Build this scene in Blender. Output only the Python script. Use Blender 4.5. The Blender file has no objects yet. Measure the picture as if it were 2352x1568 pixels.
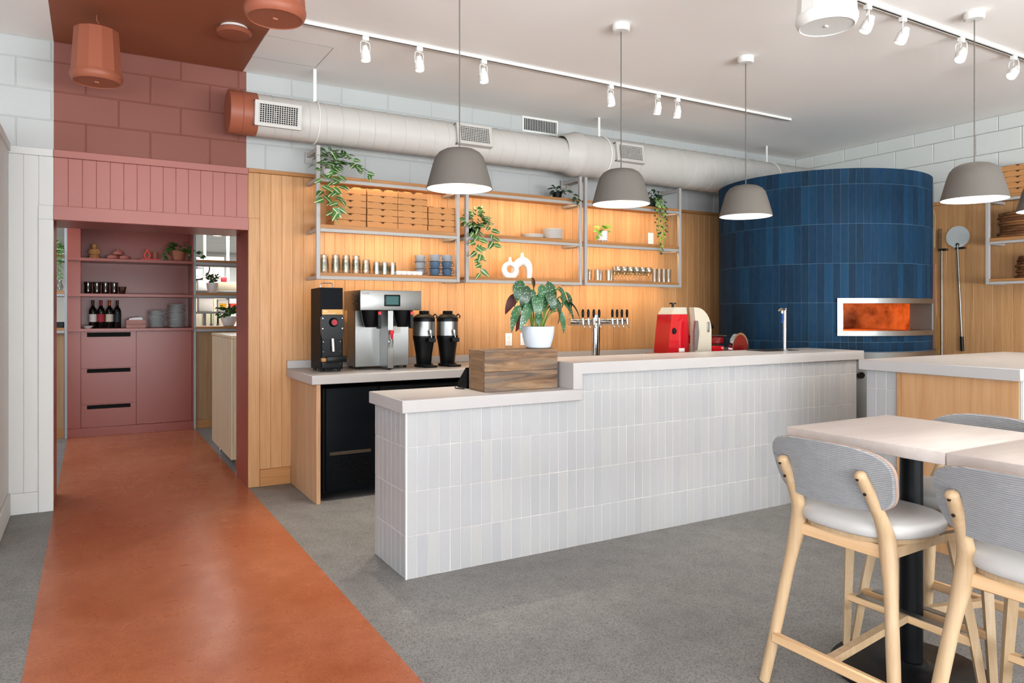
import bpy, bmesh, math, random
from mathutils import Vector, Matrix, Quaternion
R_ = math.radians
PI = math.pi
random.seed(11)
scene = bpy.context.scene
COL = scene.collection

# ------------------------------------------------------------------ camera
cam_d = bpy.data.cameras.new('camera'); cam = bpy.data.objects.new('camera', cam_d); COL.objects.link(cam)
cam.location = (0, 0, 1.34)
cam.rotation_euler = (R_(90), 0, -math.atan(968 / 1659.0))
cam_d.sensor_width = 36.0; cam_d.lens = 36.0 * 1659.0 / 2352.0
cam_d.shift_y = (717.0 - 784.0) / 2352.0
cam_d.clip_start = 0.05
scene.camera = cam

# ------------------------------------------------------------------ world, daylight, exposure
w = bpy.data.worlds.new('daylight_sky'); scene.world = w; w.use_nodes = True
bg = w.node_tree.nodes['Background']; bg.inputs[0].default_value = (0.86, 0.93, 1.0, 1); bg.inputs[1].default_value = 1.2
scene.view_settings.view_transform = 'Standard'; scene.view_settings.look = 'None'
scene.view_settings.gamma = 1.0; scene.view_settings.use_curve_mapping = False
scene.view_settings.exposure = -0.18
try:
    scene.cycles.max_bounces = 6; scene.cycles.diffuse_bounces = 4; scene.cycles.glossy_bounces = 3
    scene.cycles.transmission_bounces = 4; scene.cycles.transparent_max_bounces = 32
    scene.cycles.caustics_reflective = False; scene.cycles.caustics_refractive = False
    scene.cycles.sample_clamp_indirect = 6.0
    scene.cycles.use_denoising = True
    scene.cycles.use_adaptive_sampling = True; scene.cycles.adaptive_threshold = .15; scene.cycles.adaptive_min_samples = 16
except Exception: pass

def area(name, loc, rot, sx, sy, power, col=(1, 1, 1), parent=None, shape='RECTANGLE', spread=None):
    d = bpy.data.lights.new(name, 'AREA'); d.shape = shape; d.size = sx; d.size_y = sy; d.energy = power; d.color = col
    if spread: d.spread = R_(spread)
    o = bpy.data.objects.new(name, d); COL.objects.link(o); o.location = loc; o.rotation_euler = rot; o.parent = parent
    return o
DAY = (0.80, 0.91, 1.0)
# storefront windows behind the camera and to its left: sky light, and upward fill lights added to brighten the ceiling
for k, xx in enumerate((-.9, 1.8, 4.5)):
    area('window_daylight', (xx, -3.95, 1.65), (R_(90), 0, 0), 2.6, 2.8, 28, DAY)
    area('window_ground_light', (xx, -3.93, 1.0), (R_(148), 0, 0), 2.6, 1.8, 470, (.93, .97, 1))
area('window_daylight', (-3.95, -1.4, 1.65), (R_(90), 0, R_(-90)), 3.8, 2.6, 230, DAY)
area('window_ground_light', (-3.93, -1.4, 1.0), (R_(145), 0, R_(-90)), 3.8, 1.8, 150, (.93, .97, 1))
# kitchen ceiling panels beyond the pantry
area('kitchen_panel_light', (2.2, 11.0, 2.72), (0, 0, 0), 1.6, 1.6, 200, (1, .97, .92))
area('kitchen_panel_light', (2.6, 15.0, 2.72), (0, 0, 0), 2.4, 2.4, 420, (1, .98, .95))
area('kitchen_panel_light', (-1.2, 8.0, 2.72), (0, 0, 0), 1.4, 2.0, 80, (.9, .93, 1))

# ------------------------------------------------------------------ colour and material helpers
def lin(h):
    h = h.lstrip('#'); out = []
    for i in (0, 2, 4):
        c = int(h[i:i + 2], 16) / 255.0
        out.append(c / 12.92 if c <= 0.04045 else ((c + 0.055) / 1.055) ** 2.4)
    return (*out, 1.0)

class NT:
    def __init__(s, name):
        s.m = bpy.data.materials.new(name); s.m.use_nodes = True
        s.t = s.m.node_tree; s.n = s.t.nodes; s.p = s.n['Principled BSDF']; s.out = s.n['Material Output']
    def nd(s, typ, **kw):
        x = s.n.new(typ)
        for k, v in kw.items(): setattr(x, k, v)
        return x
    def lk(s, a, b): s.t.links.new(a, b)
    def set(s, **kw):
        names = dict(col='Base Color', rough='Roughness', metal='Metallic', spec='Specular IOR Level', coat='Coat Weight', coatr='Coat Roughness',
                     sheen='Sheen Weight', trans='Transmission Weight', emit='Emission Color', es='Emission Strength', sss='Subsurface Weight')
        for k, v in kw.items(): s.p.inputs[names[k]].default_value = v
    def coords(s, scale=(1, 1, 1), rand=True, kind='Object'):
        tc = s.nd('ShaderNodeTexCoord'); mp = s.nd('ShaderNodeMapping'); mp.inputs['Scale'].default_value = scale
        if rand:
            oi = s.nd('ShaderNodeObjectInfo'); mu = s.nd('ShaderNodeMath', operation='MULTIPLY'); mu.inputs[1].default_value = 57.3
            s.lk(oi.outputs['Random'], mu.inputs[0])
            ad = s.nd('ShaderNodeVectorMath', operation='ADD'); s.lk(tc.outputs[kind], ad.inputs[0]); s.lk(mu.outputs[0], ad.inputs[1])
            s.lk(ad.outputs[0], mp.inputs[0])
        else: s.lk(tc.outputs[kind], mp.inputs[0])
        return mp.outputs[0]
    def noise(s, vec, scale, detail=3, rough=.5, dist=0):
        x = s.nd('ShaderNodeTexNoise'); x.inputs['Scale'].default_value = scale; x.inputs['Detail'].default_value = detail
        x.inputs['Roughness'].default_value = rough; x.inputs['Distortion'].default_value = dist
        s.lk(vec, x.inputs['Vector']); return x.outputs['Fac']
    def ramp(s, fac, stops, interp='LINEAR'):
        r = s.nd('ShaderNodeValToRGB'); cr = r.color_ramp; cr.interpolation = interp
        while len(cr.elements) < len(stops): cr.elements.new(.5)
        for e, (p, c) in zip(cr.elements, stops): e.position = p; e.color = c
        s.lk(fac, r.inputs[0]); return r.outputs[0]
    def mix(s, fac, a, b, blend='MIX'):
        x = s.nd('ShaderNodeMix', data_type='RGBA', blend_type=blend)
        for i, v in ((0, fac), (6, a), (7, b)):
            if hasattr(v, 'links'): s.lk(v, x.inputs[i])
            else: x.inputs[i].default_value = v
        return x.outputs[2]
    def randval(s, lo, hi):
        oi = s.nd('ShaderNodeObjectInfo'); mr = s.nd('ShaderNodeMapRange'); mr.inputs[3].default_value = lo; mr.inputs[4].default_value = hi
        s.lk(oi.outputs['Random'], mr.inputs[0]); return mr.outputs[0]
    def scalecol(s, col, val):
        x = s.nd('ShaderNodeVectorMath', operation='SCALE'); s.lk(col, x.inputs[0]) if hasattr(col, 'links') else setattr(x.inputs[0], 'default_value', col[:3])
        s.lk(val, x.inputs['Scale']); return x.outputs[0]
    def col(s, sock): s.lk(sock, s.p.inputs['Base Color'])
    def bump(s, h, strength=.2, dist=.01):
        b = s.nd('ShaderNodeBump'); b.inputs['Strength'].default_value = strength; b.inputs['Distance'].default_value = dist
        s.lk(h, b.inputs['Height']); s.lk(b.outputs[0], s.p.inputs['Normal'])

MATS = {}
def pm(name, hexc, rough=.5, metal=0, rand=0, var=0, vs=6, bump=0, bs=60, **kw):
    if name in MATS: return MATS[name]
    kw.setdefault('spec', .3)
    t = NT(name); c = lin(hexc); t.set(col=c, rough=rough, metal=metal, **kw)
    s = None
    if var:
        f = t.noise(t.coords(), vs, 4)
        s = t.mix(f, tuple(x * (1 - var) for x in c[:3]) + (1,), tuple(min(1, x * (1 + var)) for x in c[:3]) + (1,))
    if rand: s = t.scalecol(s if s is not None else c, t.randval(1 - rand, 1 + rand))
    if s is not None: t.col(s)
    if bump: t.bump(t.noise(t.coords(), bs, 3), bump, .004)
    MATS[name] = t.m; return t.m

def wood(name, dark, mid, light, axis=2, rand=.12, rough=.45, freq=38, along=1.6, bump=.06):
    if name in MATS: return MATS[name]
    t = NT(name); t.set(rough=rough, spec=.3)
    sc = [freq, freq, freq]; sc[axis] = along
    v = t.coords(tuple(sc))
    n1 = t.noise(v, 1.0, 5, .62, .6)
    sc2 = [freq * 4, freq * 4, freq * 4]; sc2[axis] = along * 3
    n2 = t.noise(t.coords(tuple(sc2)), 1.0, 2, .5)
    c = t.ramp(n1, [(.28, lin(dark)), (.5, lin(mid)), (.72, lin(light))])
    c = t.mix(.22, c, t.ramp(n2, [(.35, lin(dark)), (.65, lin(light))]))
    t.col(t.scalecol(c, t.randval(1 - rand, 1 + rand)))
    if bump: t.bump(n2, bump, .002)
    MATS[name] = t.m; return t.m

OAK = wood('oak_plank', '#a97a4e', '#b98a5c', '#c59a6d', 2, .10)
OAKX = wood('oak_board', '#946539', '#a87445', '#b38352', 0, .06)
OAKY = wood('oak_board_y', '#a8784c', '#bd8a5a', '#c99a69', 1, .06)
OAKD = wood('oak_panel_side', '#a98060', '#b98f6c', '#c7a07c', 2, .04, .5)
OAKL = wood('pale_oak_veneer', '#a99377', '#bda98b', '#cdbb9f', 2, .03, .5, 24)
BEECH = wood('beech', '#a68a68', '#b09573', '#baa183', 2, .03, .38, 26, 1.2, .02)
BEECHY = wood('beech_cross', '#cba376', '#d5b086', '#ddbb94', 1, .03, .4, 26, 1.2, .02)
WASH = wood('whitewashed_wood', '#b9ada6', '#c4b9b2', '#ccc3bc', 0, .02, .4, 9, .9, .02)
RECLY = wood('reclaimed_board_end', '#5d4733', '#7a5d43', '#8c6f52', 1, .06, .8, 20, 1.6, .4)
LOG = wood('bark_edge_board', '#3d2416', '#75492b', '#a5723f', 0, .25, .7, 18, 2.0, .5)
WHITE = pm('white_paint', '#c6c7c4', .55, var=.02, vs=3)
CEILP = pm('ceiling_paint', '#efeae5', .85, var=.02, vs=1.5)
REDP = pm('terracotta_paint', '#9c635b', .42, var=.04, vs=2)
REDG = pm('terracotta_satin', '#8c463b', .28, var=.04, vs=2)
REDC = pm('terracotta_ceiling', '#8f5238', .6, var=.05, vs=2)
REDF = pm('terracotta_fixture', '#8f503a', .45)
WMET = pm('white_metal', '#dfddd8', .4)
DUCTM = pm('duct_paint', '#bab6b0', .45, var=.02, vs=4)
FRAME = pm('grey_powder_coat', '#a9a5a1', .4)
STEEL = pm('brushed_steel', '#8f8f8d', .38, 1.0, var=.06, vs=12)
CHROME = pm('chrome', '#cfcfcf', .12, 1.0)
STEELD = pm('dark_steel', '#5d564f', .35, 1.0)
BLACK = pm('black_plastic', '#0a0b0d', .35, spec=.2)
BLACKM = pm('black_metal', '#0c0d0f', .42, spec=.15)
NAVYB = pm('charcoal_enamel', '#0b0e12', .45, spec=.06)
DARK = pm('dark_recess', '#0b0b0b', .8)
TAUPE = pm('taupe_lampshade', '#66615b', .7, spec=.12)
PORC = pm('white_porcelain', '#e6e5e2', .22)
PLATEM = pm('grey_stoneware', '#d8dbdb', .3, rand=.05)
BLUEC = pm('blue_stoneware', '#4d6278', .28, rand=.06)
GREYC = pm('grey_stoneware_cup', '#8d9299', .28, rand=.06)
KRAFT = pm('kraft_card', '#b5804f', .75, rand=.05, var=.05, vs=5)
KRAFTD = pm('card_shadow_slot', '#4a2d18', .9)
TOPM = pm('pale_stone_top', '#a8a4a2', .36, var=.05, vs=4, bump=.03, bs=30)
GROUT = pm('pale_grout', '#c6c2be', .7)
TILEM = None
BLUEG = pm('blue_grout', '#5d7a8c', .7)
REDE = pm('red_enamel', '#b0101c', .12, coat=.6)
REDED = pm('dark_red_enamel', '#6d0d12', .2, coat=.4)
CREAM = pm('ivory_enamel', '#b5ad9d', .25)
TERRA = pm('terracotta_clay', '#a3674c', .75, var=.06, vs=9)
OCHRE = pm('ochre_clay', '#a97848', .75, var=.08, vs=14)
CORAL = pm('coral_plastic', '#e8503c', .4)
GREENM = pm('green_stem', '#5f7f35', .5)
SOIL = pm('dark_soil', '#2d2119', .95)
LEATHER = pm('pale_grey_leather', '#b8b6b3', .42, var=.02, bump=.03, bs=140)
LABELW = pm('white_label', '#ddd8d0', .6)
LABELR = pm('red_label', '#a03038', .6)
NAMEP = pm('dark_bronze_plate', '#3a3125', .5)
GOLDP = pm('bronze_plate', '#8d6a3e', .35, .6)
BOTTLE = pm('dark_bottle_glass', '#0c0f0b', .06, coat=.5)
YELLOW = pm('yellow_label', '#e3a51f', .5)
REDPL = pm('red_plastic', '#c8202c', .3)
BLUEPL = pm('blue_plastic', '#123a78', .35)
CREAMW = pm('cream_panel', '#b3aa98', .6)
NAPK = pm('napkin_paper', '#e4e2df', .8)

def emis(name, hexc, st):
    t = NT(name); t.set(col=(0, 0, 0, 1), emit=lin(hexc), es=st); t.m.cycles.emission_sampling = 'NONE'; return t.m
LAMPE = emis('lamp_diffuser', '#fff4e6', 2.2)
SPOTE = emis('spot_lens', '#fff3df', 26)
LEDE = emis('led_strip', '#ffd9a0', 9)
SCREENE = emis('screen_glow', '#3f8f8d', .55)
DOWNE = emis('downlight_lens', '#ffe6c4', 10)

def thin_glass(name, tint='#ffffff', gl=.4):
    t = NT(name); tr = t.nd('ShaderNodeBsdfTransparent'); tr.inputs[0].default_value = lin(tint)
    g = t.nd('ShaderNodeBsdfGlossy'); g.inputs['Roughness'].default_value = .03
    lw = t.nd('ShaderNodeLayerWeight'); lw.inputs[0].default_value = .3
    mr = t.nd('ShaderNodeMapRange'); mr.inputs[3].default_value = .07; mr.inputs[4].default_value = gl; t.lk(lw.outputs['Fresnel'], mr.inputs[0])
    mx = t.nd('ShaderNodeMixShader'); t.lk(mr.outputs[0], mx.inputs[0]); t.lk(tr.outputs[0], mx.inputs[1]); t.lk(g.outputs[0], mx.inputs[2])
    t.lk(mx.outputs[0], t.out.inputs[0]); return t.m
GLASS = thin_glass('clear_glass', '#f4f6f4')
GLASSA = thin_glass('amber_glass', '#cabdb4', .3)
GLASSD = thin_glass('dark_door_glass', '#303438', .12)

def reclaimed():
    # weathered board: grey and rust streaks along x, dark checks, a knot or two
    t = NT('reclaimed_board'); t.set(rough=.85, spec=.2)
    n1 = t.noise(t.coords((2.2, 26, 26)), 1.0, 6, .65, 1.2); n2 = t.noise(t.coords((1.0, 9, 9)), 1.0, 3, .5, .5); n3 = t.noise(t.coords((3, 90, 90)), 1.0, 3, .6, .8)
    c = t.ramp(n1, [(.3, lin('#3c342d')), (.45, lin('#6a523f')), (.6, lin('#84684d')), (.75, lin('#8d7d69'))])
    c = t.mix(t.ramp(n2, [(.42, (0, 0, 0, 1)), (.62, (.75, .75, .75, 1))]), c, t.mix(n1, lin('#4c4946'), lin('#77716a')))
    c = t.mix(t.ramp(n2, [(.22, (.6, .6, .6, 1)), (.38, (0, 0, 0, 1))]), c, lin('#7d4c31'))
    c = t.mix(t.ramp(n3, [(.27, (.8, .8, .8, 1)), (.34, (0, 0, 0, 1))]), c, lin('#2c241d'))
    t.col(c); t.bump(n3, .5, .003); return t.m
RECL = reclaimed()
# tiles: hand-made glaze, colour differs from tile to tile
def tile(name, cols, rough, bumpst, stripe, spec=.35):
    t = NT(name); t.set(rough=rough, spec=spec)
    r = t.randval(0, 1)
    c = t.ramp(r, [(i / (len(cols) - 1), lin(h)) for i, h in enumerate(cols)])
    v = t.coords((stripe, stripe, 1.5)); n = t.noise(v, 9, 3)
    c = t.mix(n, c, t.mix(.1, c, (.2, .2, .2, 1)))
    t.col(c); t.bump(n, bumpst, .003); return t.m
TILEM = tile('greige_tile', ['#a1a1a1', '#a5a4a4', '#9f9fa0', '#a7a6a4', '#a2a2a3'], .34, .22, 6)
TILEB = tile('blue_tile', ['#042943', '#07324f', '#05253c', '#0a3957', '#042439', '#082e46'], .5, .06, 4, .035)

# terracotta and white masonry: the painted band has straight edges of its own
def band_mat(name, white, red, rough, bumpst):
    t = NT(name); t.set(rough=rough)
    g = t.nd('ShaderNodeNewGeometry'); sp = t.nd('ShaderNodeSeparateXYZ'); t.lk(g.outputs['Position'], sp.inputs[0])
    a = t.nd('ShaderNodeMath', operation='GREATER_THAN'); a.inputs[1].default_value = -.216; t.lk(sp.outputs[0], a.inputs[0])
    b = t.nd('ShaderNodeMath', operation='LESS_THAN'); b.inputs[1].default_value = 1.03; t.lk(sp.outputs[0], b.inputs[0])
    m = t.nd('ShaderNodeMath', operation='MULTIPLY'); t.lk(a.outputs[0], m.inputs[0]); t.lk(b.outputs[0], m.inputs[1])
    t.col(t.mix(m.outputs[0], lin(white), lin(red)))
    t.bump(t.noise(t.coords(), 130, 4, .65), bumpst, .004); return t.m
BLOCKM = band_mat('painted_block', '#b0b2b0', '#7a473b', .7, .35)
MORTAR = band_mat('painted_mortar', '#acaeac', '#7a473a', .75, .2)

# polished concrete floor, plain and stained
def floor_mat(name, base, light, dark, speck, rough, grit=.5):
    t = NT(name); t.set(spec=.13)
    v = t.coords(rand=False)
    n = t.noise(v, 1.1, 5, .6, .4); n2 = t.noise(v, 7, 4, .6)
    c = t.mix(t.ramp(n, [(.3, (0, 0, 0, 1)), (.7, (1, 1, 1, 1))]), lin(base), lin(light))
    c = t.mix(t.ramp(n2, [(.45, (0, 0, 0, 1)), (.8, (.55, .55, .55, 1))]), c, lin(dark))
    vo = t.nd('ShaderNodeTexVoronoi'); vo.inputs['Scale'].default_value = 75; vo.inputs['Randomness'].default_value = 1; t.lk(v, vo.inputs['Vector'])
    sp = t.ramp(vo.outputs['Distance'], [(.0, (1, 1, 1, 1)), (.15, (1, 1, 1, 1)), (.22, (0, 0, 0, 1))])
    n3 = t.noise(v, 30, 3); thr = t.ramp(n3, [(.3, (.15, .15, .15, 1)), (.75, (.9, .9, .9, 1))])
    fac = t.mix(1.0, sp, thr, 'MULTIPLY')
    c = t.mix(t.scalecol(fac, t.nd('ShaderNodeValue').outputs[0]) if False else fac, c, lin(speck))
    vo2 = t.nd('ShaderNodeTexVoronoi'); vo2.inputs['Scale'].default_value = 230; t.lk(v, vo2.inputs['Vector'])
    sp2 = t.ramp(vo2.outputs['Color'], [(.62, (0, 0, 0, 1)), (.68, (grit, grit, grit, 1))])
    c = t.mix(sp2, c, lin(speck)); t.col(c)
    rr = t.nd('ShaderNodeMapRange'); rr.inputs[3].default_value = rough - .06; rr.inputs[4].default_value = rough + .1; t.lk(n2, rr.inputs[0]); t.lk(rr.outputs[0], t.p.inputs['Roughness'])
    t.bump(n3, .03, .002); return t.m
FLOORG = floor_mat('polished_concrete', '#787674', '#888683', '#6a6867', '#403f3f', .40)
FLOORR = floor_mat('terracotta_stained_concrete', '#9c5433', '#b06d4e', '#8b4829', '#6e3a24', .27, .3)

def cord_mat():
    t = NT('grey_corduroy'); t.set(rough=.9, sheen=.3)
    v = t.coords((1, 1, 1), rand=False); sp = t.nd('ShaderNodeSeparateXYZ'); t.lk(v, sp.inputs[0])
    m = t.nd('ShaderNodeMath', operation='MULTIPLY'); m.inputs[1].default_value = 2 * PI / .0062; t.lk(sp.outputs[2], m.inputs[0])
    s = t.nd('ShaderNodeMath', operation='SINE'); t.lk(m.outputs[0], s.inputs[0])
    n = t.noise(v, 22, 4, .6)
    a = t.ramp(s.outputs[0], [(.0, lin('#828385')), (.7, lin('#a6a7a8'))])
    c = t.mix(n, lin('#6b6c6f'), a); t.col(t.mix(.6, a, c)); t.bump(s.outputs[0], .8, .002); return t.m
CORD = cord_mat()

def leaf_mat(name, green, edge, width):
    # edge colour along the leaf's middle band; local x runs across the blade
    t = NT(name); t.set(rough=.38)
    tc = t.nd('ShaderNodeTexCoord'); sp = t.nd('ShaderNodeSeparateXYZ'); t.lk(tc.outputs['Generated'], sp.inputs[0])
    s1 = t.nd('ShaderNodeMath', operation='SUBTRACT'); s1.inputs[1].default_value = .5; t.lk(sp.outputs[0], s1.inputs[0])
    a1 = t.nd('ShaderNodeMath', operation='ABSOLUTE'); t.lk(s1.outputs[0], a1.inputs[0])
    n = t.noise(t.coords((1, 1, 1)), 60, 3)
    ad = t.nd('ShaderNodeMath', operation='MULTIPLY_ADD'); ad.inputs[1].default_value = .12; t.lk(n, ad.inputs[0]); t.lk(a1.outputs[0], ad.inputs[2])
    f = t.ramp(ad.outputs[0], [(width, (1, 1, 1, 1)), (width + .03, (0, 0, 0, 1))])
    g = t.scalecol(lin(green), t.randval(.75, 1.3))
    t.col(t.mix(f, g, lin(edge))); return t.m
LEAFV = leaf_mat('variegated_leaf', '#3f6b33', '#d8dcae', .10)
LEAFG = leaf_mat('green_leaf', '#2f5a24', '#4f7d38', .07)
LEAFM = leaf_mat('mid_green_leaf', '#45702c', '#5f8a40', .06)
LEAFD = leaf_mat('dark_green_leaf', '#23402a', '#33523a', .06)
LEAFB = leaf_mat('bright_green_leaf', '#7aa83a', '#9cc050', .07)
def begonia_mat():
    t = NT('begonia_leaf'); t.set(rough=.35)
    tc = t.nd('ShaderNodeTexCoord'); vo = t.nd('ShaderNodeTexVoronoi'); vo.inputs['Scale'].default_value = 105; t.lk(tc.outputs['Object'], vo.inputs['Vector'])
    f = t.ramp(vo.outputs['Distance'], [(.17, (1, 1, 1, 1)), (.23, (0, 0, 0, 1))])
    t.col(t.mix(f, t.scalecol(lin('#24492a'), t.randval(.6, 1.5)), lin('#e6ece4'))); return t.m
BEGT = begonia_mat()
BEGU = pm('begonia_leaf_underside', '#4a1c18', .5, rand=.3)
def brick_mat():
    t = NT('fire_brick'); t.set(rough=.9)
    t.col(t.ramp(t.noise(t.coords(), 6, 5, .6), [(.3, lin('#6b4529')), (.6, lin('#b98d62'))])); return t.m
FIREB = brick_mat()

# ------------------------------------------------------------------ mesh helpers
class MB:
    def __init__(s): s.v = []; s.f = []; s.m = []
    def add(s, vs, fs, mi=0):
        b = len(s.v); s.v += [tuple(x) for x in vs]; s.f += [tuple(i + b for i in f) for f in fs]; s.m += [mi] * len(fs); return s
    def box(s, x0, x1, y0, y1, z0, z1, mi=0):
        vs = [(x, y, z) for z in (z0, z1) for y in (y0, y1) for x in (x0, x1)]
        return s.add(vs, [(0, 2, 3, 1), (4, 5, 7, 6), (0, 1, 5, 4), (2, 6, 7, 3), (0, 4, 6, 2), (1, 3, 7, 5)], mi)
    def rbox(s, x0, x1, y0, y1, z0, z1, b=.004, seg=2, mi=0):
        bm = bmesh.new(); bmesh.ops.create_cube(bm, size=1)
        for v in bm.verts: v.co = ((x0 + x1) / 2 + v.co.x * (x1 - x0), (y0 + y1) / 2 + v.co.y * (y1 - y0), (z0 + z1) / 2 + v.co.z * (z1 - z0))
        bmesh.ops.bevel(bm, geom=list(bm.edges), offset=b, segments=seg, affect='EDGES', profile=.5)
        bm.verts.index_update(); s.add([v.co[:] for v in bm.verts], [[v.index for v in f.verts] for f in bm.faces], mi); bm.free(); return s
    def cyl(s, p0, p1, r0, r1=None, n=16, caps=True, mi=0):
        r1 = r0 if r1 is None else r1
        return s.tube([p0, p1], [r0, r1], n, caps, mi)
    def tube(s, pts, r, n=8, caps=True, mi=0, flat=1.0):
        pts = [Vector(p) for p in pts]; k = len(pts); rr = r if isinstance(r, (list, tuple)) else [r] * k
        tn = [(pts[min(i + 1, k - 1)] - pts[max(i - 1, 0)]).normalized() for i in range(k)]
        up = Vector((0, 0, 1)) if abs(tn[0].z) < .9 else Vector((1, 0, 0))
        a = tn[0].cross(up).normalized(); vs = []
        for i in range(k):
            a = (a - tn[i] * a.dot(tn[i])).normalized(); b = tn[i].cross(a)
            for j in range(n):
                t = 2 * PI * j / n; vs.append(pts[i] + a * (math.cos(t) * rr[i]) + b * (math.sin(t) * rr[i] * flat))
        fs = [(i * n + j, i * n + (j + 1) % n, (i + 1) * n + (j + 1) % n, (i + 1) * n + j) for i in range(k - 1) for j in range(n)]
        if caps: fs += [tuple(range(n))[::-1], tuple((k - 1) * n + j for j in range(n))]
        return s.add(vs, fs, mi)
    def lathe(s, prof, n=24, c=(0, 0, 0), mi=0, cap0=False, cap1=False):
        vs = []; fs = []
        for r, z in prof:
            for j in range(n):
                t = 2 * PI * j / n; vs.append((c[0] + r * math.cos(t), c[1] + r * math.sin(t), c[2] + z))
        for i in range(len(prof) - 1):
            for j in range(n): fs.append((i * n + j, i * n + (j + 1) % n, (i + 1) * n + (j + 1) % n, (i + 1) * n + j))
        if cap0: fs.append(tuple(range(n))[::-1])
        if cap1: fs.append(tuple((len(prof) - 1) * n + j for j in range(n)))
        return s.add(vs, fs, mi)
    def prism(s, poly, a, b, plane='xz', mi=0):
        # poly in the plane, extruded along the third axis from a to b
        def P(u, v, t): return {'xz': (u, t, v), 'xy': (u, v, t), 'yz': (t, u, v)}[plane]
        n = len(poly); vs = [P(u, v, a) for u, v in poly] + [P(u, v, b) for u, v in poly]
        fs = [tuple(range(n)), tuple(range(n, 2 * n))[::-1]] + [(i, i + n, (i + 1) % n + n, (i + 1) % n) for i in range(n)]
        return s.add(vs, fs, mi)
    def xf(s, M, start=0):
        s.v[start:] = [tuple(M @ Vector(p)) for p in s.v[start:]]; return s
    def mesh(s, name, mats, smooth=38):
        me = bpy.data.meshes.new(name); me.from_pydata(s.v, [], s.f)
        for m in (mats if isinstance(mats, (list, tuple)) else [mats]): me.materials.append(m)
        if any(s.m): me.polygons.foreach_set('material_index', s.m)
        bm = bmesh.new(); bm.from_mesh(me); bmesh.ops.recalc_face_normals(bm, faces=bm.faces); bm.to_mesh(me); bm.free()
        if smooth:
            me.polygons.foreach_set('use_smooth', [True] * len(me.polygons)); me.set_sharp_from_angle(angle=R_(smooth))
        me.update(); return me
    def ob(s, name, mats, parent=None, loc=None, rot=None, smooth=38): return O(name, s.mesh(name, mats, smooth), parent, loc, rot)

def O(name, me, parent=None, loc=None, rot=None):
    o = bpy.data.objects.new(name, me); COL.objects.link(o)
    if parent: o.parent = parent
    if loc is not None: o.location = loc
    if rot is not None: o.rotation_euler = rot
    return o
def tag(o, label, cat, group=None):
    o['label'] = label; o['category'] = cat
    if group: o['group'] = group
    return o
def T(name, label, cat, loc=(0, 0, 0), rotz=0, group=None):
    o = bpy.data.objects.new(name, None); COL.objects.link(o); o.location = loc; o.rotation_euler = (0, 0, rotz); o.empty_display_size = .1
    return tag(o, label, cat, group)
def S(o): o['kind'] = 'structure'; return o
def copy_tree(o, parent=None):
    c = o.copy(); COL.objects.link(c); c.parent = parent
    for ch in list(o.children): copy_tree(ch, c)
    return c
_pc = {}
def piece(name, w, d, h, mat, parent, loc, rot=None, b=.003):
    key = (name, round(w, 4), round(d, 4), round(h, 4), mat.name, b)
    if key not in _pc: _pc[key] = MB().rbox(-w / 2, w / 2, -d / 2, d / 2, -h / 2, h / 2, b, 1).mesh(name, mat, 0)
    return O(name, _pc[key], parent, loc, rot)
NTH = ['first', 'second', 'third', 'fourth', 'fifth', 'sixth', 'seventh', 'eighth', 'ninth', 'tenth', 'eleventh', 'twelfth']
def from_left(i, n): return 'leftmost' if i == 0 else 'rightmost' if i == n - 1 else NTH[i] + ' from the left'
def from_bottom(i, n): return 'bottom' if i == 0 else 'topmost' if i == n - 1 else NTH[i] + ' from the bottom'
# ------------------------------------------------------------------ the setting
BL, BR = -.216, 1.04           # edges of the terracotta band
WY, RX, ZC = 5.78, 7.35, 3.18  # back wall face, right wall face, ceiling
f = MB()
def rect(mb, x0, x1, y0, y1, z, mi): mb.add([(x0, y0, z), (x1, y0, z), (x1, y1, z), (x0, y1, z)], [(0, 1, 2, 3)], mi)
for x0, x1, y0, y1, mi in ((-4, BL, -4, 18, 0), (BL, BR, -4, 9.02, 1), (BL, BR, 9.02, 18, 0), (BR, 7.6, -4, 18, 0)): rect(f, x0, x1, y0, y1, 0, mi)
S(f.ob('floor', [FLOORG, FLOORR], smooth=0))
c = MB()
for x0, x1, mi in ((-4.1, BL, 0), (BL, 1.005, 1), (1.005, 7.6, 0)): c.box(x0, x1, -4.1, 6.3, ZC, ZC + .1, mi)
S(c.ob('ceiling', [CEILP, REDC], smooth=0))
# kitchen ceiling with its panel joints
kc = S(MB().box(-3, 6, 6.3, 18, 2.75, 2.85).ob('ceiling_kitchen', WHITE, smooth=0))
for k in range(14): piece('ceiling_panel', 8.9, .78, .02, WHITE, kc, (1.5, 6.8 + .8 * k + .3, 2.742), b=.006)

# back wall: core with the pantry opening
wb = MB()
wb.box(-4, -.30, 5.805, 6.3, 0, ZC); wb.box(1.12, 7.5, 5.805, 6.3, 0, ZC); wb.box(-.30, 1.12, 5.805, 6.3, 2.06, ZC)
WB = S(wb.ob('wall_back', MORTAR, smooth=0))
# concrete blocks above the panelling, running bond
def blocks(parent, u0, u1, phase, place):
    for r, (z0, z1) in enumerate(((2.44, 2.64), (2.64, 2.84), (2.84, 3.04), (3.04, ZC))):
        u = u0
        k = math.floor((u0 - phase - (.2 if r % 2 else 0)) / .4) + 1
        edges = [u0] + [e for e in (phase + (.2 if r % 2 else 0) + .4 * (k + i) for i in range(60)) if e < u1 - .01] + [u1]
        for a, b in zip(edges[:-1], edges[1:]):
            if b - a > .02: place(a, b, z0, z1)
blocks(WB, -4, 7.35, .372, lambda a, b, z0, z1: piece('concrete_block', b - a - .003, .03, z1 - z0 - .003, BLOCKM, WB, ((a + b) / 2, 5.815, (z0 + z1) / 2), b=.005))
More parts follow.
